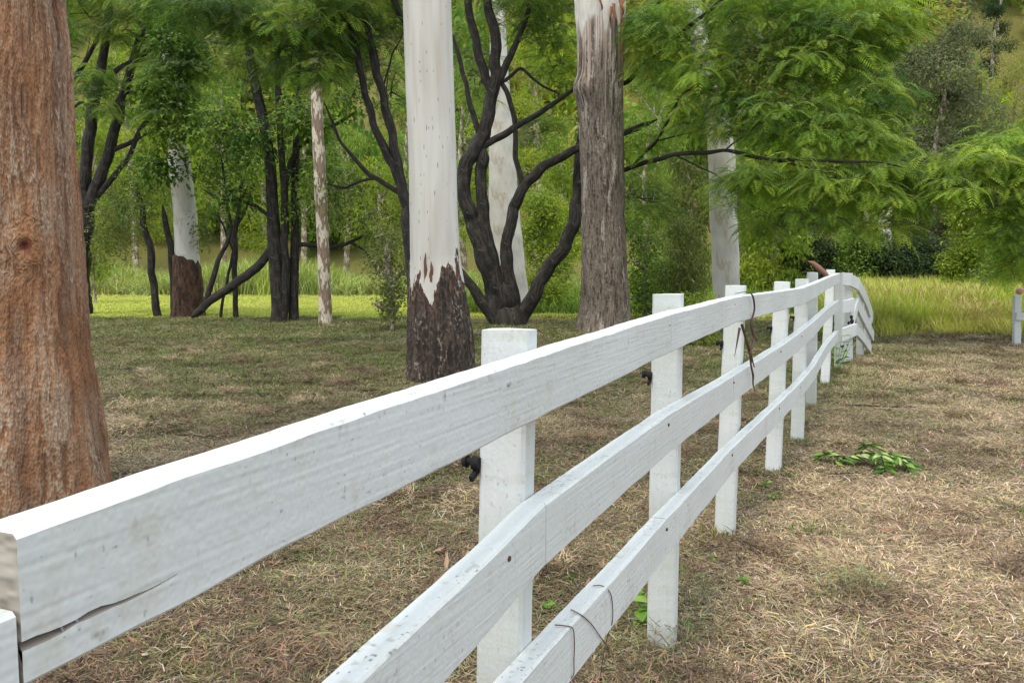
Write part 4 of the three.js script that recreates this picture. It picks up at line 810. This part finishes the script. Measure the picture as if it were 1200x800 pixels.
  for (let k = 0; k < 2600; k++) { const d = 25 + 22 * R(), x = (-0.1 + 0.47 * R()) * d; if (inMeadow(x, d)) continue; ws.push({ p: V(x, heightAt(x, d), -d), q: yaw(R() * 6.283), s: 0.6 + 1.0 * R(), c: [0.9 + 0.3 * R(), 0.9 + 0.2 * R(), 0.9] }); }
  tag(instances('weeds', wd, M.blade, ws, scene), 'rough green weeds under the middle trees', 'weeds');
}

// ---------------------------------------------------------------- painted timber
function paintMat(seed, dirt, green, rough = 0.62) { // 1 m tile, u along the grain
  const specks = [], R = rng(seed + 500);
  const col = (u, v) => {
    const a = tileN(u, v, 3, 5, seed), g = tileN(u, v, 6, 150, seed + 1), s = tileN(u, v, 80, 9, seed + 2), f = tileN(u, v, 300, 300, seed + 3), p = tileN(u, v, 60, 60, seed + 4), p2 = tileN(u, v, 150, 150, seed + 5), big = tileN(u, v, 7, 7, seed + 10);
    let c = mix3([0.555, 0.585, 0.59], [0.475, 0.505, 0.51], clamp(0.6 * a + 0.6 * g - 0.2));
    c = mix3(c, [0.47, 0.51, 0.45], green * sstep(0.45, 0.85, a * 0.45 + s * 0.55));
    c = mix3(c, [0.36, 0.36, 0.33], dirt * 0.8 * sstep(0.70, 0.84, p * 0.5 + p2 * 0.3 + big * 0.2));
    c = mix3(c, [0.13, 0.11, 0.09], dirt * sstep(0.80, 0.88, p2 * 0.7 + f * 0.15 + big * 0.15));
    c = mix3(c, [0.42, 0.40, 0.36], dirt * 0.5 * sstep(0.60, 0.80, s * 0.55 + g * 0.25 + big * 0.2)); return mix3(c, [0.68, 0.71, 0.71], 0.25 * f);
  };
  const bmp = (u, v) => 0.42 * tileN(u, v, 10, 210, seed + 6) + 0.16 * tileN((u + v * 1.0) % 1, v, 90, 14, seed + 7) + 0.24 * tileN(u, v, 200, 200, seed + 8) + 0.18 * tileN(u, v, 60, 70, seed + 9);
  return new THREE.MeshStandardMaterial({ map: dataTex(1024, 1024, col), bumpMap: dataTex(1024, 1024, bmp, false), bumpScale: 0.0014, roughness: rough });
}
M.paint = paintMat(201, 0.75, 0.3);
M.paintTop = paintMat(231, 1.0, 0.35, 0.75);
M.paintPost = paintMat(261, 0.6, 0.75, 0.75);
M.rawWood = bark((u, v) => { const f = tileN(u, v, 8, 60, 71) * 0.6 + tileN(u, v, 30, 120, 72) * 0.4; return [...mix3([0.20, 0.17, 0.14], [0.50, 0.46, 0.41], f), f]; }, 0.004, { w: 256, h: 256 });
M.blackPlastic = new THREE.MeshStandardMaterial({ color: 0x060606, roughness: 0.85 });
M.rust = new THREE.MeshStandardMaterial({ color: new THREE.Color().setRGB(0.09, 0.045, 0.028), roughness: 0.8, metalness: 0.3 });

// stations: {p: plan point of the front face, yt, yb}
function railGeo(st, thick, { crack = 0, seed = 1, step = 0.025, paintEnd = true } = {}) {
  const N = st.length - 1, seglen = st.slice(1).map((q, i) => q.p.distanceTo(st[i].p)), Lc = seglen.reduce((x, y) => x + y, 0), n = Math.max(6, Math.ceil(Lc / step));
  const where = u => { let k = 0, l = clamp(u) * Lc; while (k < N - 1 && l > seglen[k]) { l -= seglen[k]; k++; } return k + clamp(l / seglen[k]); };
  const plan = f => { const k = Math.min(N - 1, Math.floor(f)); return st[k].p.clone().lerp(st[k + 1].p, f - k); };
  const rings = []; let s = 0, prev = null;
  for (let i = 0; i <= n; i++) {
    const t = i / n, fI = where(t), p = plan(fI), tg = plan(where(t + 0.05 / Lc)).sub(plan(where(t - 0.05 / Lc))); tg.y = 0; tg.normalize();
    const nf = V(-tg.z, 0, tg.x), k = Math.min(N - 1, Math.floor(fI)), fr = fI - k;
    const cr = (key) => mix(st[k][key], st[k + 1][key], fr);
    if (prev) s += p.distanceTo(prev); prev = p.clone();
    const yt = cr('yt') + 0.0012 * n3(s * 5, seed, 1) + 0.0008 * n3(s * 21, seed, 7), yb = cr('yb') + 0.003 * n3(s * 5, seed, 11), wob = 0.003 * n3(s * 3.3, seed, 21);
    const c = 0.004 + 0.0015 * n3(s * 14, seed, 31), h = yt - yb, th = thick * (1 + 0.03 * n3(s * 4, seed, 41));
    let w = 0.0004, dep = 0, yc = yb + h * 0.265 + 0.004 * n3(s * 22, seed, 51);
    if (crack && s < crack) { const f = 1 - s / crack; w = 0.0002 + 0.0062 * Math.pow(f, 1.1) * (0.75 + 0.7 * n3(s * 60, 3, 3)); dep = 0.003 + 0.017 * f; }
    const pr = [[0, yb + c], [0, yc - w], [-dep, yc], [0, yc + w], [0, mix(yc, yt, 0.5)], [0, yt - c], [-c, yt], [-th * 0.5, yt + 0.001 * n3(s * 9, seed, 61)], [-th + c, yt], [-th, yt - c], [-th, yb + c], [-th + c, yb], [-c, yb], [0, yb + c]];
    rings.push({ s, pts: pr.map(([o, y], j) => V(p.x + nf.x * (o + wob), y, p.z + nf.z * (o + wob))) });
  }
  const M_ = rings[0].pts.length, pos = [], uv = [], idx = [[], [], []];
  for (let j = 0; j < M_ - 1; j++) {
    const mat = (j === 1 || j === 2) && crack ? 3 : (j >= 5 && j <= 8) ? 1 : 0, b0 = pos.length / 3; let v0 = j * 0.137;
    for (const r of rings) { const a = r.pts[j], b = r.pts[j + 1], d = a.distanceTo(b); pos.push(a.x, a.y, a.z, b.x, b.y, b.z); const vv = (j <= 5) ? [a.y, b.y] : [v0, v0 + d]; uv.push(r.s + seed * 0.37, vv[0], r.s + seed * 0.37, vv[1]); }
    for (let i = 0; i < rings.length - 1; i++) { const a = b0 + i * 2; idx[mat === 3 ? (rings[i].s < crack ? 2 : 0) : mat].push(a, a + 2, a + 1, a + 1, a + 2, a + 3); }
  }
  for (const [r, flip] of [[rings[0], 0], [rings[rings.length - 1], 1]]) { // end grain
    const b0 = pos.length / 3, c = V(0, 0, 0); r.pts.forEach(p => c.addScaledVector(p, 1 / r.pts.length));
    pos.push(c.x, c.y, c.z); uv.push(0.5, 0.5); r.pts.forEach(p => { pos.push(p.x, p.y, p.z); uv.push((p.x - c.x) * 4 + 0.5, (p.y - c.y) * 2 + 0.5); });
    for (let j = 1; j < M_; j++) idx[paintEnd ? 0 : 2].push(...(flip ? [b0, b0 + j + 1, b0 + j] : [b0, b0 + j, b0 + j + 1]));
  }
  const g = new THREE.BufferGeometry();
  g.setAttribute('position', new THREE.Float32BufferAttribute(pos, 3)); g.setAttribute('uv', new THREE.Float32BufferAttribute(uv, 2)); g.setIndex(idx.flat()); g.computeVertexNormals();
  let at0 = 0; idx.forEach((a, m) => { if (a.length) g.addGroup(at0, a.length, m); at0 += a.length; });
  return g;
}
function postGeo(B, T, along, w, dep, seed) { // B, T: front-face centre at foot and top; along: plan direction of the fence
  const nf = V(-along.z, 0, along.x), n = 30, c = 0.007, pos = [], uv = [], idx = [[], []];
  const rings = [];
  for (let i = 0; i <= n; i++) {
    const t = i / n, p = B.clone().lerp(T, t), ww = w / 2 + 0.002 * n3(t * 9, seed, 2), y = p.y;
    const pr = [[-ww, -c], [-ww + c, 0], [ww - c, 0], [ww, -c], [ww, -dep + c], [ww - c, -dep], [-ww + c, -dep], [-ww, -dep + c], [-ww, -c]];
    rings.push(pr.map(([a, o]) => V(p.x + along.x * a + nf.x * (o + 0.002 * n3(t * 7, seed, 9)), i === n ? y + 0.006 * n3(a * 20, seed, o * 20) : y, p.z + along.z * a + nf.z * (o + 0.002 * n3(t * 7, seed, 9)))));
  }
  for (let j = 0; j < 8; j++) { const b0 = pos.length / 3; rings.forEach(r => { const a = r[j], b = r[j + 1]; pos.push(a.x, a.y, a.z, b.x, b.y, b.z); uv.push(a.y + seed * 0.31, j * 0.13, a.y + seed * 0.31, j * 0.13 + a.distanceTo(b)); }); for (let i = 0; i < n; i++) { const a = b0 + i * 2; idx[0].push(a, a + 1, a + 2, a + 1, a + 3, a + 2); } }
  const top = rings[n], b0 = pos.length / 3, cc = V(0, 0, 0); for (let j = 0; j < 8; j++) cc.addScaledVector(top[j], 1 / 8); cc.y += 0.003;
  pos.push(cc.x, cc.y, cc.z); uv.push(0, 0); top.forEach(p => { pos.push(p.x, p.y, p.z); uv.push(p.x - cc.x + seed, p.z - cc.z); });
  for (let j = 1; j < 9; j++) idx[1].push(b0, b0 + j, b0 + j + 1);
  const g = new THREE.BufferGeometry();
  g.setAttribute('position', new THREE.Float32BufferAttribute(pos, 3)); g.setAttribute('uv', new THREE.Float32BufferAttribute(uv, 2)); g.setIndex(idx.flat()); g.computeVertexNormals();
  g.addGroup(0, idx[0].length, 0); g.addGroup(idx[0].length, idx[1].length, 1);
  return g;
}
const RAILMATS = [M.paint, M.paintTop, M.rawWood], POSTMATS = [M.paintPost, M.paintTop];
// stations along the fence front, for slicing into rails
const lineFront = PLAN.map(p => { const st = { p }; for (const k of ['a', 'b', 'c']) { const h = railTop(k, -p.z); st[k] = [h, h - (k === 'a' ? 0.120 : 0.126)]; } return st; });
function onLine(line, px, py) { // where the sight line through a pixel column meets a plan polyline
  const r = ray(px, py), k = r.x / -r.z;
  for (let i = 0; i < line.length - 1; i++) { const a = line[i], b = line[i + 1], fa = a.x + k * a.z, fb = b.x + k * b.z; if (fa * fb <= 0) return { p: a.clone().lerp(b, fa / (fa - fb)), along: b.clone().sub(a).normalize() }; }
  const a = line[line.length - 2], b = line[line.length - 1]; return { p: b.clone(), along: b.clone().sub(a).normalize() };
}
function addPost(fence, xt, yt, xb, yb, w, dep, seed, line = OFF) {
  const T = onLine(line, xt, yt), Bt = onLine(line, xb, yb), top = T.p.clone(); top.y = at(xt, yt, -T.p.z).y;
  const bot = Bt.p.clone(); bot.y = 0; const dir = top.clone().sub(bot).divideScalar(top.y); bot.addScaledVector(dir, -0.25);
  const g = postGeo(bot, top, T.along, w, dep, seed);
  return { mesh: part('post', g, POSTMATS, fence), top, bot, along: T.along };
}
const fence = thing('post_and_rail_fence', 'long white painted timber post-and-rail fence with three rails', 'fence', (() => { const p = OFF[3].clone(); p.y = 0; return p; })());
const posts = [[624, 386, 611, 800], [800, 345, 792, 760], [874, 335, 861, 613], [926, 330, 915, 560], [948, 327, 942, 523], [959, 319, 957, 476], [979, 316, 972, 452], [988, 320, 987, 434]].map((q, i) => addPost(fence, ...q, 0.064, 0.1, i + 1));
addPost(fence, -60, 560, -60, 1900, 0.064, 0.1, 20);
function insulator(post, y, side = -0.02) { // black spool on the hidden face of a post
  const nf = V(-post.along.z, 0, post.along.x), t = (y - post.bot.y) / (post.top.y - post.bot.y), c = post.bot.clone().lerp(post.top, t).addScaledVector(nf, -0.097).addScaledVector(post.along, side);
  const g = [];
  const q = new THREE.Quaternion().setFromUnitVectors(V(0, 1, 0), nf);
  const add = (geo, o, u) => { geo.applyQuaternion(q); geo.translate(c.x + nf.x * o, c.y + u, c.z + nf.z * o); g.push(geo); };
  add(new THREE.CylinderGeometry(0.012, 0.015, 0.014, 12), -0.006, 0); add(new THREE.CylinderGeometry(0.008, 0.008, 0.03, 10), -0.018, 0.002); add(new THREE.CylinderGeometry(0.014, 0.012, 0.009, 12), -0.03, 0.002);
  const tail = new THREE.BoxGeometry(0.012, 0.008, 0.045); tail.applyQuaternion(q); tail.translate(c.x - nf.x * 0.008, c.y - 0.02, c.z - nf.z * 0.008); g.push(tail);
  part('insulator', mergeGeometries(g.map(x => x.index ? x.toNonIndexed() : x)), M.blackPlastic, post.mesh);
}
const yAt = (px, py, post) => at(px, py, -post.top.z).y;
insulator(posts[0], yAt(550, 542, posts[0]), -0.035); insulator(posts[1], yAt(757, 440, posts[1]), -0.03); insulator(posts[2], yAt(843, 402, posts[2]), -0.03); insulator(posts[3], yAt(903, 384, posts[3]), -0.03); insulator(posts[4], yAt(925, 372, posts[4]), -0.03); insulator(posts[5], yAt(940, 320, posts[5]), -0.05);

function slice(key, i0, i1, t0 = 0, t1 = 0) { // stations from column i0 to i1, pulled in a little for the joints
  const st = []; for (let i = i0; i <= i1; i++) st.push({ p: lineFront[i].p.clone(), yt: lineFront[i][key][0], yb: lineFront[i][key][1] });
  const d0 = st[1].p.clone().sub(st[0].p).normalize(), e = st.length - 1, d1 = st[e].p.clone().sub(st[e - 1].p).normalize();
  st[0].p.addScaledVector(d0, t0); st[e].p.addScaledVector(d1, -t1); return st;
}
const addRail = (st, o) => part('rail', railGeo(st, THICK, o), RAILMATS, fence);
const rA = addRail(slice('a', 0, 5, 0, -0.02), { crack: 0.15, seed: 1, step: 0.012, paintEnd: false });
addRail(slice('a', 5, 8, 0.024, -0.02), { seed: 2 }); addRail(slice('a', 8, 11, 0.024, 0.0), { seed: 3 });
addRail(slice('b', 0, 4, 0, 0.0), { seed: 4 }); addRail(slice('b', 4, 6, 0.0015, 0), { seed: 5 }); addRail(slice('b', 6, 9, 0.004, 0), { seed: 6 }); addRail(slice('b', 9, 11, 0.004, 0), { seed: 7 });
addRail(slice('c', 0, 5, 0, 0), { seed: 8 }); addRail(slice('c', 5, 7, 0.004, 0), { seed: 9 }); addRail(slice('c', 7, 9, 0.004, 0), { seed: 10 }); addRail(slice('c', 9, 11, 0.004, 0), { seed: 12 });
{ // the next bay towards the viewer sits lower at the joint
  const a = lineFront[0].p, d = a.clone().sub(lineFront[1].p).normalize(), mk = (s, dy, key) => ({ p: a.clone().addScaledVector(d, s), yt: lineFront[0][key][0] + dy, yb: lineFront[0][key][1] + dy });
  addRail([mk(0.004, -0.057, 'a'), mk(0.5, -0.06, 'a'), mk(1.4, -0.07, 'a')].reverse(), { seed: 13, paintEnd: true });
  for (const k of ['b', 'c']) addRail([mk(0.006, -0.03, k), mk(0.5, -0.03, k), mk(1.4, -0.03, k)].reverse(), { seed: 14, paintEnd: true });
}
{ // slivers bridging the crack
  const s0 = lineFront[0], d = lineFront[1].p.clone().sub(s0.p).normalize(), nf = V(-d.z, 0, d.x), h = s0.a[0] - s0.a[1];
  for (const [s, w] of [[0.036, 0.0016], [0.05, 0.0022]]) { const c = s0.p.clone().addScaledVector(d, s).addScaledVector(nf, -0.0022); const y = s0.a[1] + h * 0.265 + (lineFront[1].a[1] - s0.a[1]) * s / 0.3; const g = new THREE.BoxGeometry(w, 0.013, 0.002); g.applyQuaternion(new THREE.Quaternion().setFromUnitVectors(V(0, 0, 1), nf)); g.rotateZ(0.2); g.translate(c.x, y, c.z); part('paint_sliver', g, M.paint, rA); }
}
{ // nail heads and rust marks where rails meet posts
  const g0 = new THREE.CylinderGeometry(0.005, 0.005, 0.004, 8);
  posts.slice(0, 5).forEach((po, i) => { for (const k of ['a', 'b', 'c']) { const c = lineFront[[3, 5, 6, 7, 8][i]]; const nf = V(-po.along.z, 0, po.along.x); for (const f of [0.28, 0.74]) { const p = c.p.clone().addScaledVector(nf, 0.0005), g = g0.clone(); g.applyQuaternion(new THREE.Quaternion().setFromUnitVectors(V(0, 1, 0), nf)); g.translate(p.x + po.along.x * 0.02 * (f - 0.5), mix(c[k][1], c[k][0], f), p.z); part('nail', g, f > 0.5 && k !== 'a' ? M.rust : M.paintTop, fence); } } });
}

{ // collapsed run past the corner
  const b = at(1008, 424, 12.8); b.y = 0;
  const t = thing('broken_fence', 'weathered white fence run past the corner with sagging broken rails', 'fence', b);
  const st = l => l.map(([x, z, y0, y1]) => { const a = at(x, y0, z), c = at(x, y1, z); return { p: V(a.x, 0, a.z), yt: a.y, yb: c.y }; });
  const rail = (l, o) => part('rail', railGeo(st(l), 0.045, { step: 0.04, ...o }), RAILMATS, t);
  rail([[990, 11.92, 319, 334], [998, 12.0, 321, 335], [1008, 12.25, 326, 340]], { seed: 31 });
  rail([[1008, 12.28, 327, 341], [1016, 13.3, 342, 356], [1024, 14.4, 366, 379]], { seed: 32 });
  rail([[989, 11.92, 352, 367], [996, 12.0, 351, 366], [1002, 12.1, 349, 365]], { seed: 33 });
  rail([[1000, 12.15, 373, 388], [1004, 12.2, 358, 374], [1007, 12.3, 349, 361]], { seed: 34 });
  rail([[1007, 12.34, 350, 364], [1015, 13.0, 366, 380], [1025, 14.2, 388, 400]], { seed: 35 });
  rail([[988, 11.92, 385, 400], [996, 12.0, 382, 397], [1005, 12.15, 379, 393]], { seed: 36 });
  rail([[1005, 12.2, 380, 392], [1014, 12.8, 391, 402], [1022, 13.6, 404, 414]], { seed: 37 });
  const line = [at(980, 315, 12.15), at(1004, 315, 12.4), at(1014, 315, 13.2), at(1032, 315, 14.9)].map(p => V(p.x, 0, p.z));
  addPost(t, 995, 320, 995, 432, 0.2, 0.09, 41, line); addPost(t, 1013, 336, 1012, 424, 0.12, 0.1, 42, line); addPost(t, 1022, 360, 1020, 416, 0.12, 0.1, 43, line);
  part('insulator', (() => { const p = at(998, 374, 11.86), g = [[0, 0.03, 0.05], [0.01, -0.03, 0.06], [-0.035, -0.05, 0.04]].map(([x, y, r]) => new THREE.IcosahedronGeometry(r * 0.6, 1).scale(0.8, 1, 0.5).translate(p.x + x, p.y + y, p.z)); return mergeGeometries(g); })(), M.blackPlastic, t);
}
{ // lone post by the meadow with a pinkish cap stone
  const p = at(1194, 402, 15.5); p.y = 0; const t = thing('gate_post', 'lone white post with a pinkish knob standing at the tall grass edge', 'post', p);
  const a = V(1, 0, 0.1).normalize(), top = at(1194, 346, 15.5);
  part('post', postGeo(V(p.x, -0.2, p.z), V(top.x, top.y, top.z), a, 0.12, 0.1, 51), POSTMATS, t);
  const k = new THREE.SphereGeometry(0.06, 16, 12); { const q = k.attributes.position; for (let i = 0; i < q.count; i++) { const s = 1 + 0.25 * n3(q.getX(i) * 14, q.getY(i) * 14, q.getZ(i) * 14); q.setXYZ(i, q.getX(i) * s, q.getY(i) * s * 1.1, q.getZ(i) * s); } k.computeVertexNormals(); } k.translate(top.x + 0.05, top.y + 0.07, top.z - 0.06);
  part('knob', k, new THREE.MeshStandardMaterial({ color: new THREE.Color().setRGB(0.46, 0.24, 0.26), roughness: 0.9 }), t);
  part('rail', new THREE.BoxGeometry(1.4, 0.13, 0.04).translate(top.x + 0.66, top.y - 0.38, top.z + 0.03), M.paintPost, t);
}

// ---------------------------------------------------------------- small things
const frontLine = lineFront.map(s => s.p);
const onFront = (px, py, out = 0.004) => { const q = onLine(frontLine, px, py), nf = V(-q.along.z, 0, q.along.x), p = q.p.clone().addScaledVector(nf, out); p.y = at(px, py, -q.p.z).y; return p; };
const onLevel = (px, py, y) => { const r = ray(px, py); return r.multiplyScalar((y - EYE) / r.y).add(V(0, EYE, 0)); };
M.barkStrip = new THREE.MeshStandardMaterial({ color: new THREE.Color().setRGB(0.075, 0.032, 0.026), roughness: 0.75, side: THREE.DoubleSide });
{
  const t = thing('hanging_bark_strip', 'long dark red-brown bark ribbon draped over the fence rails', 'bark', onFront(875, 400));
  const flat = (px, r) => tube(px.map(([x, y, o]) => onFront(x, y, o)), r, { seg: 6, step: 0.02, disp: (a, s, r0) => -r0 * 0.55 * Math.abs(Math.sin(a)) });
  part('ribbon', flat([[867, 344, -0.02], [873, 342, 0.006], [879, 347, 0.014], [881, 362, 0.014], [878, 380, 0.01], [879, 396, 0.02], [874, 412, 0.024], [876, 428, 0.018], [879, 440, 0.016], [878, 450, 0.02], [881, 459, 0.02]], [0.003, 0.004, 0.005, 0.0045, 0.006, 0.005, 0.007, 0.005, 0.006, 0.004, 0.001]), M.barkStrip, t);
  part('ribbon', flat([[867, 380, 0.01], [871, 396, 0.012], [875, 412, 0.016], [877, 430, 0.03]], [0.007, 0.005, 0.008, 0.002]), M.barkStrip, t);
  part('ribbon', flat([[865, 384, 0.008], [863, 398, 0.006], [860, 418, 0.004]], [0.006, 0.004, 0.001]), M.barkStrip, t);
}
{ // curled dry leaf sheath on the far top rail
  const z = 9.5, c = at(962, 318, z), t = thing('dry_leaf_sheath', 'curled brown dry leaf sheath lying across the top of the fence', 'leaf', c);
  const g = limb([[947, 306, 0.8], [953, 309, 4], [960, 315, 5.4], [967, 321, 4.6], [972, 326, 2.6], [976, 331, 0.7]], z, { seg: 12, step: 0.01, disp: (a, s, r0) => -r0 * 0.6 * Math.abs(Math.sin(a * 0.5 + 0.4)) });
  part('blade', g, new THREE.MeshStandardMaterial({ color: new THREE.Color().setRGB(0.20, 0.095, 0.065), roughness: 0.8 }), t);
}
{ // wire ties round the bottom rail
  const wire = new THREE.MeshStandardMaterial({ color: new THREE.Color().setRGB(0.15, 0.10, 0.085), roughness: 0.6, metalness: 0.5 });
  const topY = px => { const q = onLine(frontLine, px, 700).p, i = clamp(3, 0, 9); const a = lineFront[4], b = lineFront[5], f = clamp((q.z - a.p.z) / (b.p.z - a.p.z)); return mix(a.c[0], b.c[0], f) + 0.003; };
  const tie = (label, pts, r = 0.0013) => { const w = thing('wire_tie', label, 'wire', pts[0].clone()); part('strand', tube(pts, pts.map(() => r), { seg: 6, step: 0.006 }), wire, w); return w; };
  tie('thin wire tie wrapped round the bottom rail beside a rust stain', [onLevel(650, 732, topY(655)), onLevel(662, 733, topY(662)), onFront(669, 735, 0.003), onFront(671, 750), onFront(670.5, 775), onFront(670, 790), onFront(669, 797, -0.004)]);
  tie('thin wire tie bent round the bottom rail next to the diagonal strand', [onLevel(695, 686, topY(700)), onLevel(705, 686, topY(706)), onFront(713, 693, 0.003), onFront(715.5, 703), onFront(716, 727), onFront(717, 745, -0.01), onFront(716, 772, -0.02), onFront(717, 795, -0.03)]);
  tie('slack diagonal wire strand crossing the bottom rail', [onLevel(669, 714, topY(672)), onLevel(679, 719, topY(680)), onFront(690, 729, 0.003), onFront(702, 746), onFront(710, 759, 0.006), onFront(713, 768, 0.0), onFront(709, 782, -0.01)]);
}
// leaves as single shared meshes
function leafShape(l, w, cup = 0.12, droop = 0.15) {
  const S = new Soup(), n = 5, mid = [], L = [], Rr = [];
  for (let i = 0; i <= n; i++) { const t = i / n, hw = w / 2 * Math.pow(Math.sin(Math.PI * Math.pow(t, 0.8)), 0.8), y = -droop * l * t * t; mid.push(V(l * t, y, 0)); L.push(V(l * t, y + cup * hw * 2, hw)); Rr.push(V(l * t, y + cup * hw * 2, -hw)); }
  for (let i = 0; i < n; i++) { S.quad(mid[i], L[i], L[i + 1], mid[i + 1], [1, 1, 1]); S.quad(mid[i], mid[i + 1], Rr[i + 1], Rr[i], [1, 1, 1]); }
  return S.build();
}
const LEAF = { long: leafShape(0.11, 0.03), mid: leafShape(0.08, 0.036), wide: leafShape(0.10, 0.06) };
const greens = [[0.09, 0.20, 0.03], [0.14, 0.27, 0.04], [0.24, 0.37, 0.08], [0.055, 0.13, 0.025], [0.40, 0.48, 0.20]].map(c => leafMat({ vertexColors: false, color: new THREE.Color().setRGB(...c), roughness: 0.55, transmission: 0.2 }));
function leafOn(parent, geo, mat, p, q, s, name = 'leaf') { const m = shade(new THREE.Mesh(geo, mat)); m.name = name; m.position.copy(p); m.quaternion.copy(q); m.scale.setScalar(s); parent.add(m); return m; }
{ // cut leafy branch on the straw
  const c = ground(1020, 552), t = thing('fallen_branch', 'cut leafy green branch lying on the straw', 'branch', c), R = rng(404);
  const BS = 0.85, stems = [[[-0.30, 0.05, 0.02], [-0.1, 0.09, 0], [0.1, 0.10, 0.02], [0.36, 0.03, 0.05]], [[-0.1, 0.08, 0], [0.02, 0.13, -0.12], [0.12, 0.10, -0.25]], [[0.0, 0.09, 0], [0.03, 0.10, 0.12], [0.02, 0.03, 0.24]], [[-0.2, 0.07, 0], [-0.28, 0.08, -0.12], [-0.36, 0.04, -0.18]], [[0.1, 0.1, 0.02], [0.18, 0.09, 0.12], [0.25, 0.03, 0.2]]];
  for (const s of stems) {
    const pts = s.map(q => V(q[0] * BS + c.x, q[1] * 1.25 + c.y, q[2] * BS + c.z)), cv = new THREE.CatmullRomCurve3(pts);
    part('stem', tube(pts, pts.map((_, i) => 0.005 - 0.001 * i), { seg: 6, step: 0.03 }), M.darkBark, t);
    const n = s.length > 3 ? 56 : 36;
    for (let k = 0; k < n; k++) {
      const u = (k + 0.5) / n, p = cv.getPoint(u).sub(c), tg = cv.getTangent(u), a = Math.atan2(-tg.z, tg.x) + (k % 2 ? 1 : -1) * (0.6 + 0.5 * R());
      leafOn(t, k % 3 ? LEAF.long : LEAF.mid, greens[Math.floor(R() * 5)], p.add(V(0, 0.012 * R(), 0)), new THREE.Quaternion().setFromEuler(new THREE.Euler((R() - 0.5) * 1.1, a, -0.25 + 0.5 * (R() - 0.3), 'YZX')), 0.7 + 0.45 * R());
    }
  }
}
function weed(name, label, c, n, h, geo, seed, group) {
  const t = thing(name, label, 'weed', c, group), R = rng(seed);
  for (let k = 0; k < Math.max(2, n / 5); k++) { const a = R() * 6.283, e = V(Math.cos(a) * h * 0.35, h * (0.6 + 0.4 * R()), Math.sin(a) * h * 0.35); const pts = [V(0, -0.02, 0), e.clone().multiplyScalar(0.5).add(V(0, 0.02, 0)), e.clone()].map(p => p.add(c)); part('stem', tube(pts, [0.004, 0.003, 0.0015], { seg: 5, step: 0.03 }), greens[1], t);
    for (let j = 0; j < 5; j++) { const u = 0.35 + 0.65 * j / 4, p = e.clone().multiplyScalar(u); leafOn(t, geo, greens[Math.floor(R() * 4)], p, new THREE.Quaternion().setFromEuler(new THREE.Euler((R() - 0.5) * 0.8, R() * 6.283, 0.5 * R(), 'YZX')), (0.7 + 0.6 * R()) * Math.min(h / 0.2, 1.25)); } }
  return t;
}
weed('seedling', 'leafy seedling growing against the fence near the broken corner', (() => { const p = at(975, 425, 11.0); p.y = 0; p.x += 0.06; return p; })(), 60, 0.6, LEAF.long, 501);
weed('broadleaf_weed', 'dark broad-leaved weed at the foot of the second fence post', (() => { const p = ground(757, 742); return p; })(), 12, 0.14, LEAF.wide, 511);
weed('broadleaf_weed', 'low broad-leaved weed behind the rails between two posts', ground(642, 722), 10, 0.08, LEAF.wide, 521);
weed('broadleaf_weed', 'small two-leaved weed alone in the straw', ground(876, 696), 5, 0.07, LEAF.wide, 531);
weed('broadleaf_weed', 'bright low weed on the open side of the second post', ground(812, 752), 6, 0.06, LEAF.wide, 541);
weed('broadleaf_weed', 'low leafy weed at the foot of the fence beside the cut branch', ground(893, 576), 14, 0.09, LEAF.mid, 551);
weed('broadleaf_weed', 'tiny bright weed in the straw between the second and third posts', ground(838, 664), 6, 0.07, LEAF.mid, 561);
weed('broadleaf_weed', 'leafy weed hugging the foot of the fourth post', ground(905, 590), 10, 0.10, LEAF.mid, 571);
weed('broadleaf_weed', 'sparse weed in the open straw beside the bottom rail', ground(806, 690), 6, 0.05, LEAF.long, 581);
weed('broadleaf_weed', 'small weed sprouting behind the bottom rail near the wire ties', ground(668, 690), 8, 0.08, LEAF.long, 591);
// twigs lying about
{
  const R = rng(606);
  const twig = (px, py, l, a, r, label) => { const c = ground(px, py), t = thing('fallen_twig', label, 'twig', c, 'dead twigs on the mown ground'), d = V(Math.cos(a), 0, Math.sin(a)); const pts = [-0.5, -0.15, 0.2, 0.5].map(u => c.clone().addScaledVector(d, u * l).add(V(0.03 * (R() - 0.5), 0.03 + 0.02 * R(), 0.05 * (R() - 0.5)))); part('stick', tube(pts, [r, r * 0.9, r * 0.7, r * 0.3], { seg: 6, step: 0.03, disp: roughDisp(0.2, 2), tile: 0.3 }), M.darkBark, t); part('side_shoot', tube([pts[2], pts[2].clone().add(V(0.1, 0.03, 0.1)), pts[2].clone().add(V(0.2, 0.01, 0.12))], [r * 0.6, r * 0.4, r * 0.2], { seg: 5, step: 0.04 }), M.darkBark, t); };
  const L3 = 'small dead twig in the brown litter between the stringybark and the fence', TL = ['long thin dead twig on the straw past the cut leafy branch', 'dark stick lying in the grass beside the stringybark trunk', 'thick dead stick on the ground beside the white gum foot', L3, L3, 'dead stick lying under the many-stemmed jacaranda', 'dead stick in the shaded grass behind the white gum foot', 'tiny dead twig beside the cut leafy branch', 'thin dead twig on the open straw facing the tall grass', 'dead stick in the shaded grass in front of the charred gum', L3];
  for (const [i, [x, y, l, a, r]] of [[1025, 481, 0.75, 0.15, 0.008], [135, 436, 0.8, 0.1, 0.014], [450, 462, 0.9, 0.05, 0.014], [230, 517, 0.5, 0.5, 0.01], [180, 510, 0.4, 0.9, 0.008], [590, 395, 1.2, 0.2, 0.02], [440, 414, 1.1, 0.1, 0.02], [975, 562, 0.22, 0.6, 0.005], [1075, 462, 0.5, 2.6, 0.008], [240, 412, 0.9, 0.2, 0.018], [320, 500, 0.4, 2.4, 0.008]].entries()) twig(x, y, l, a, r, TL[i]);
}

renderer.render(scene, camera);
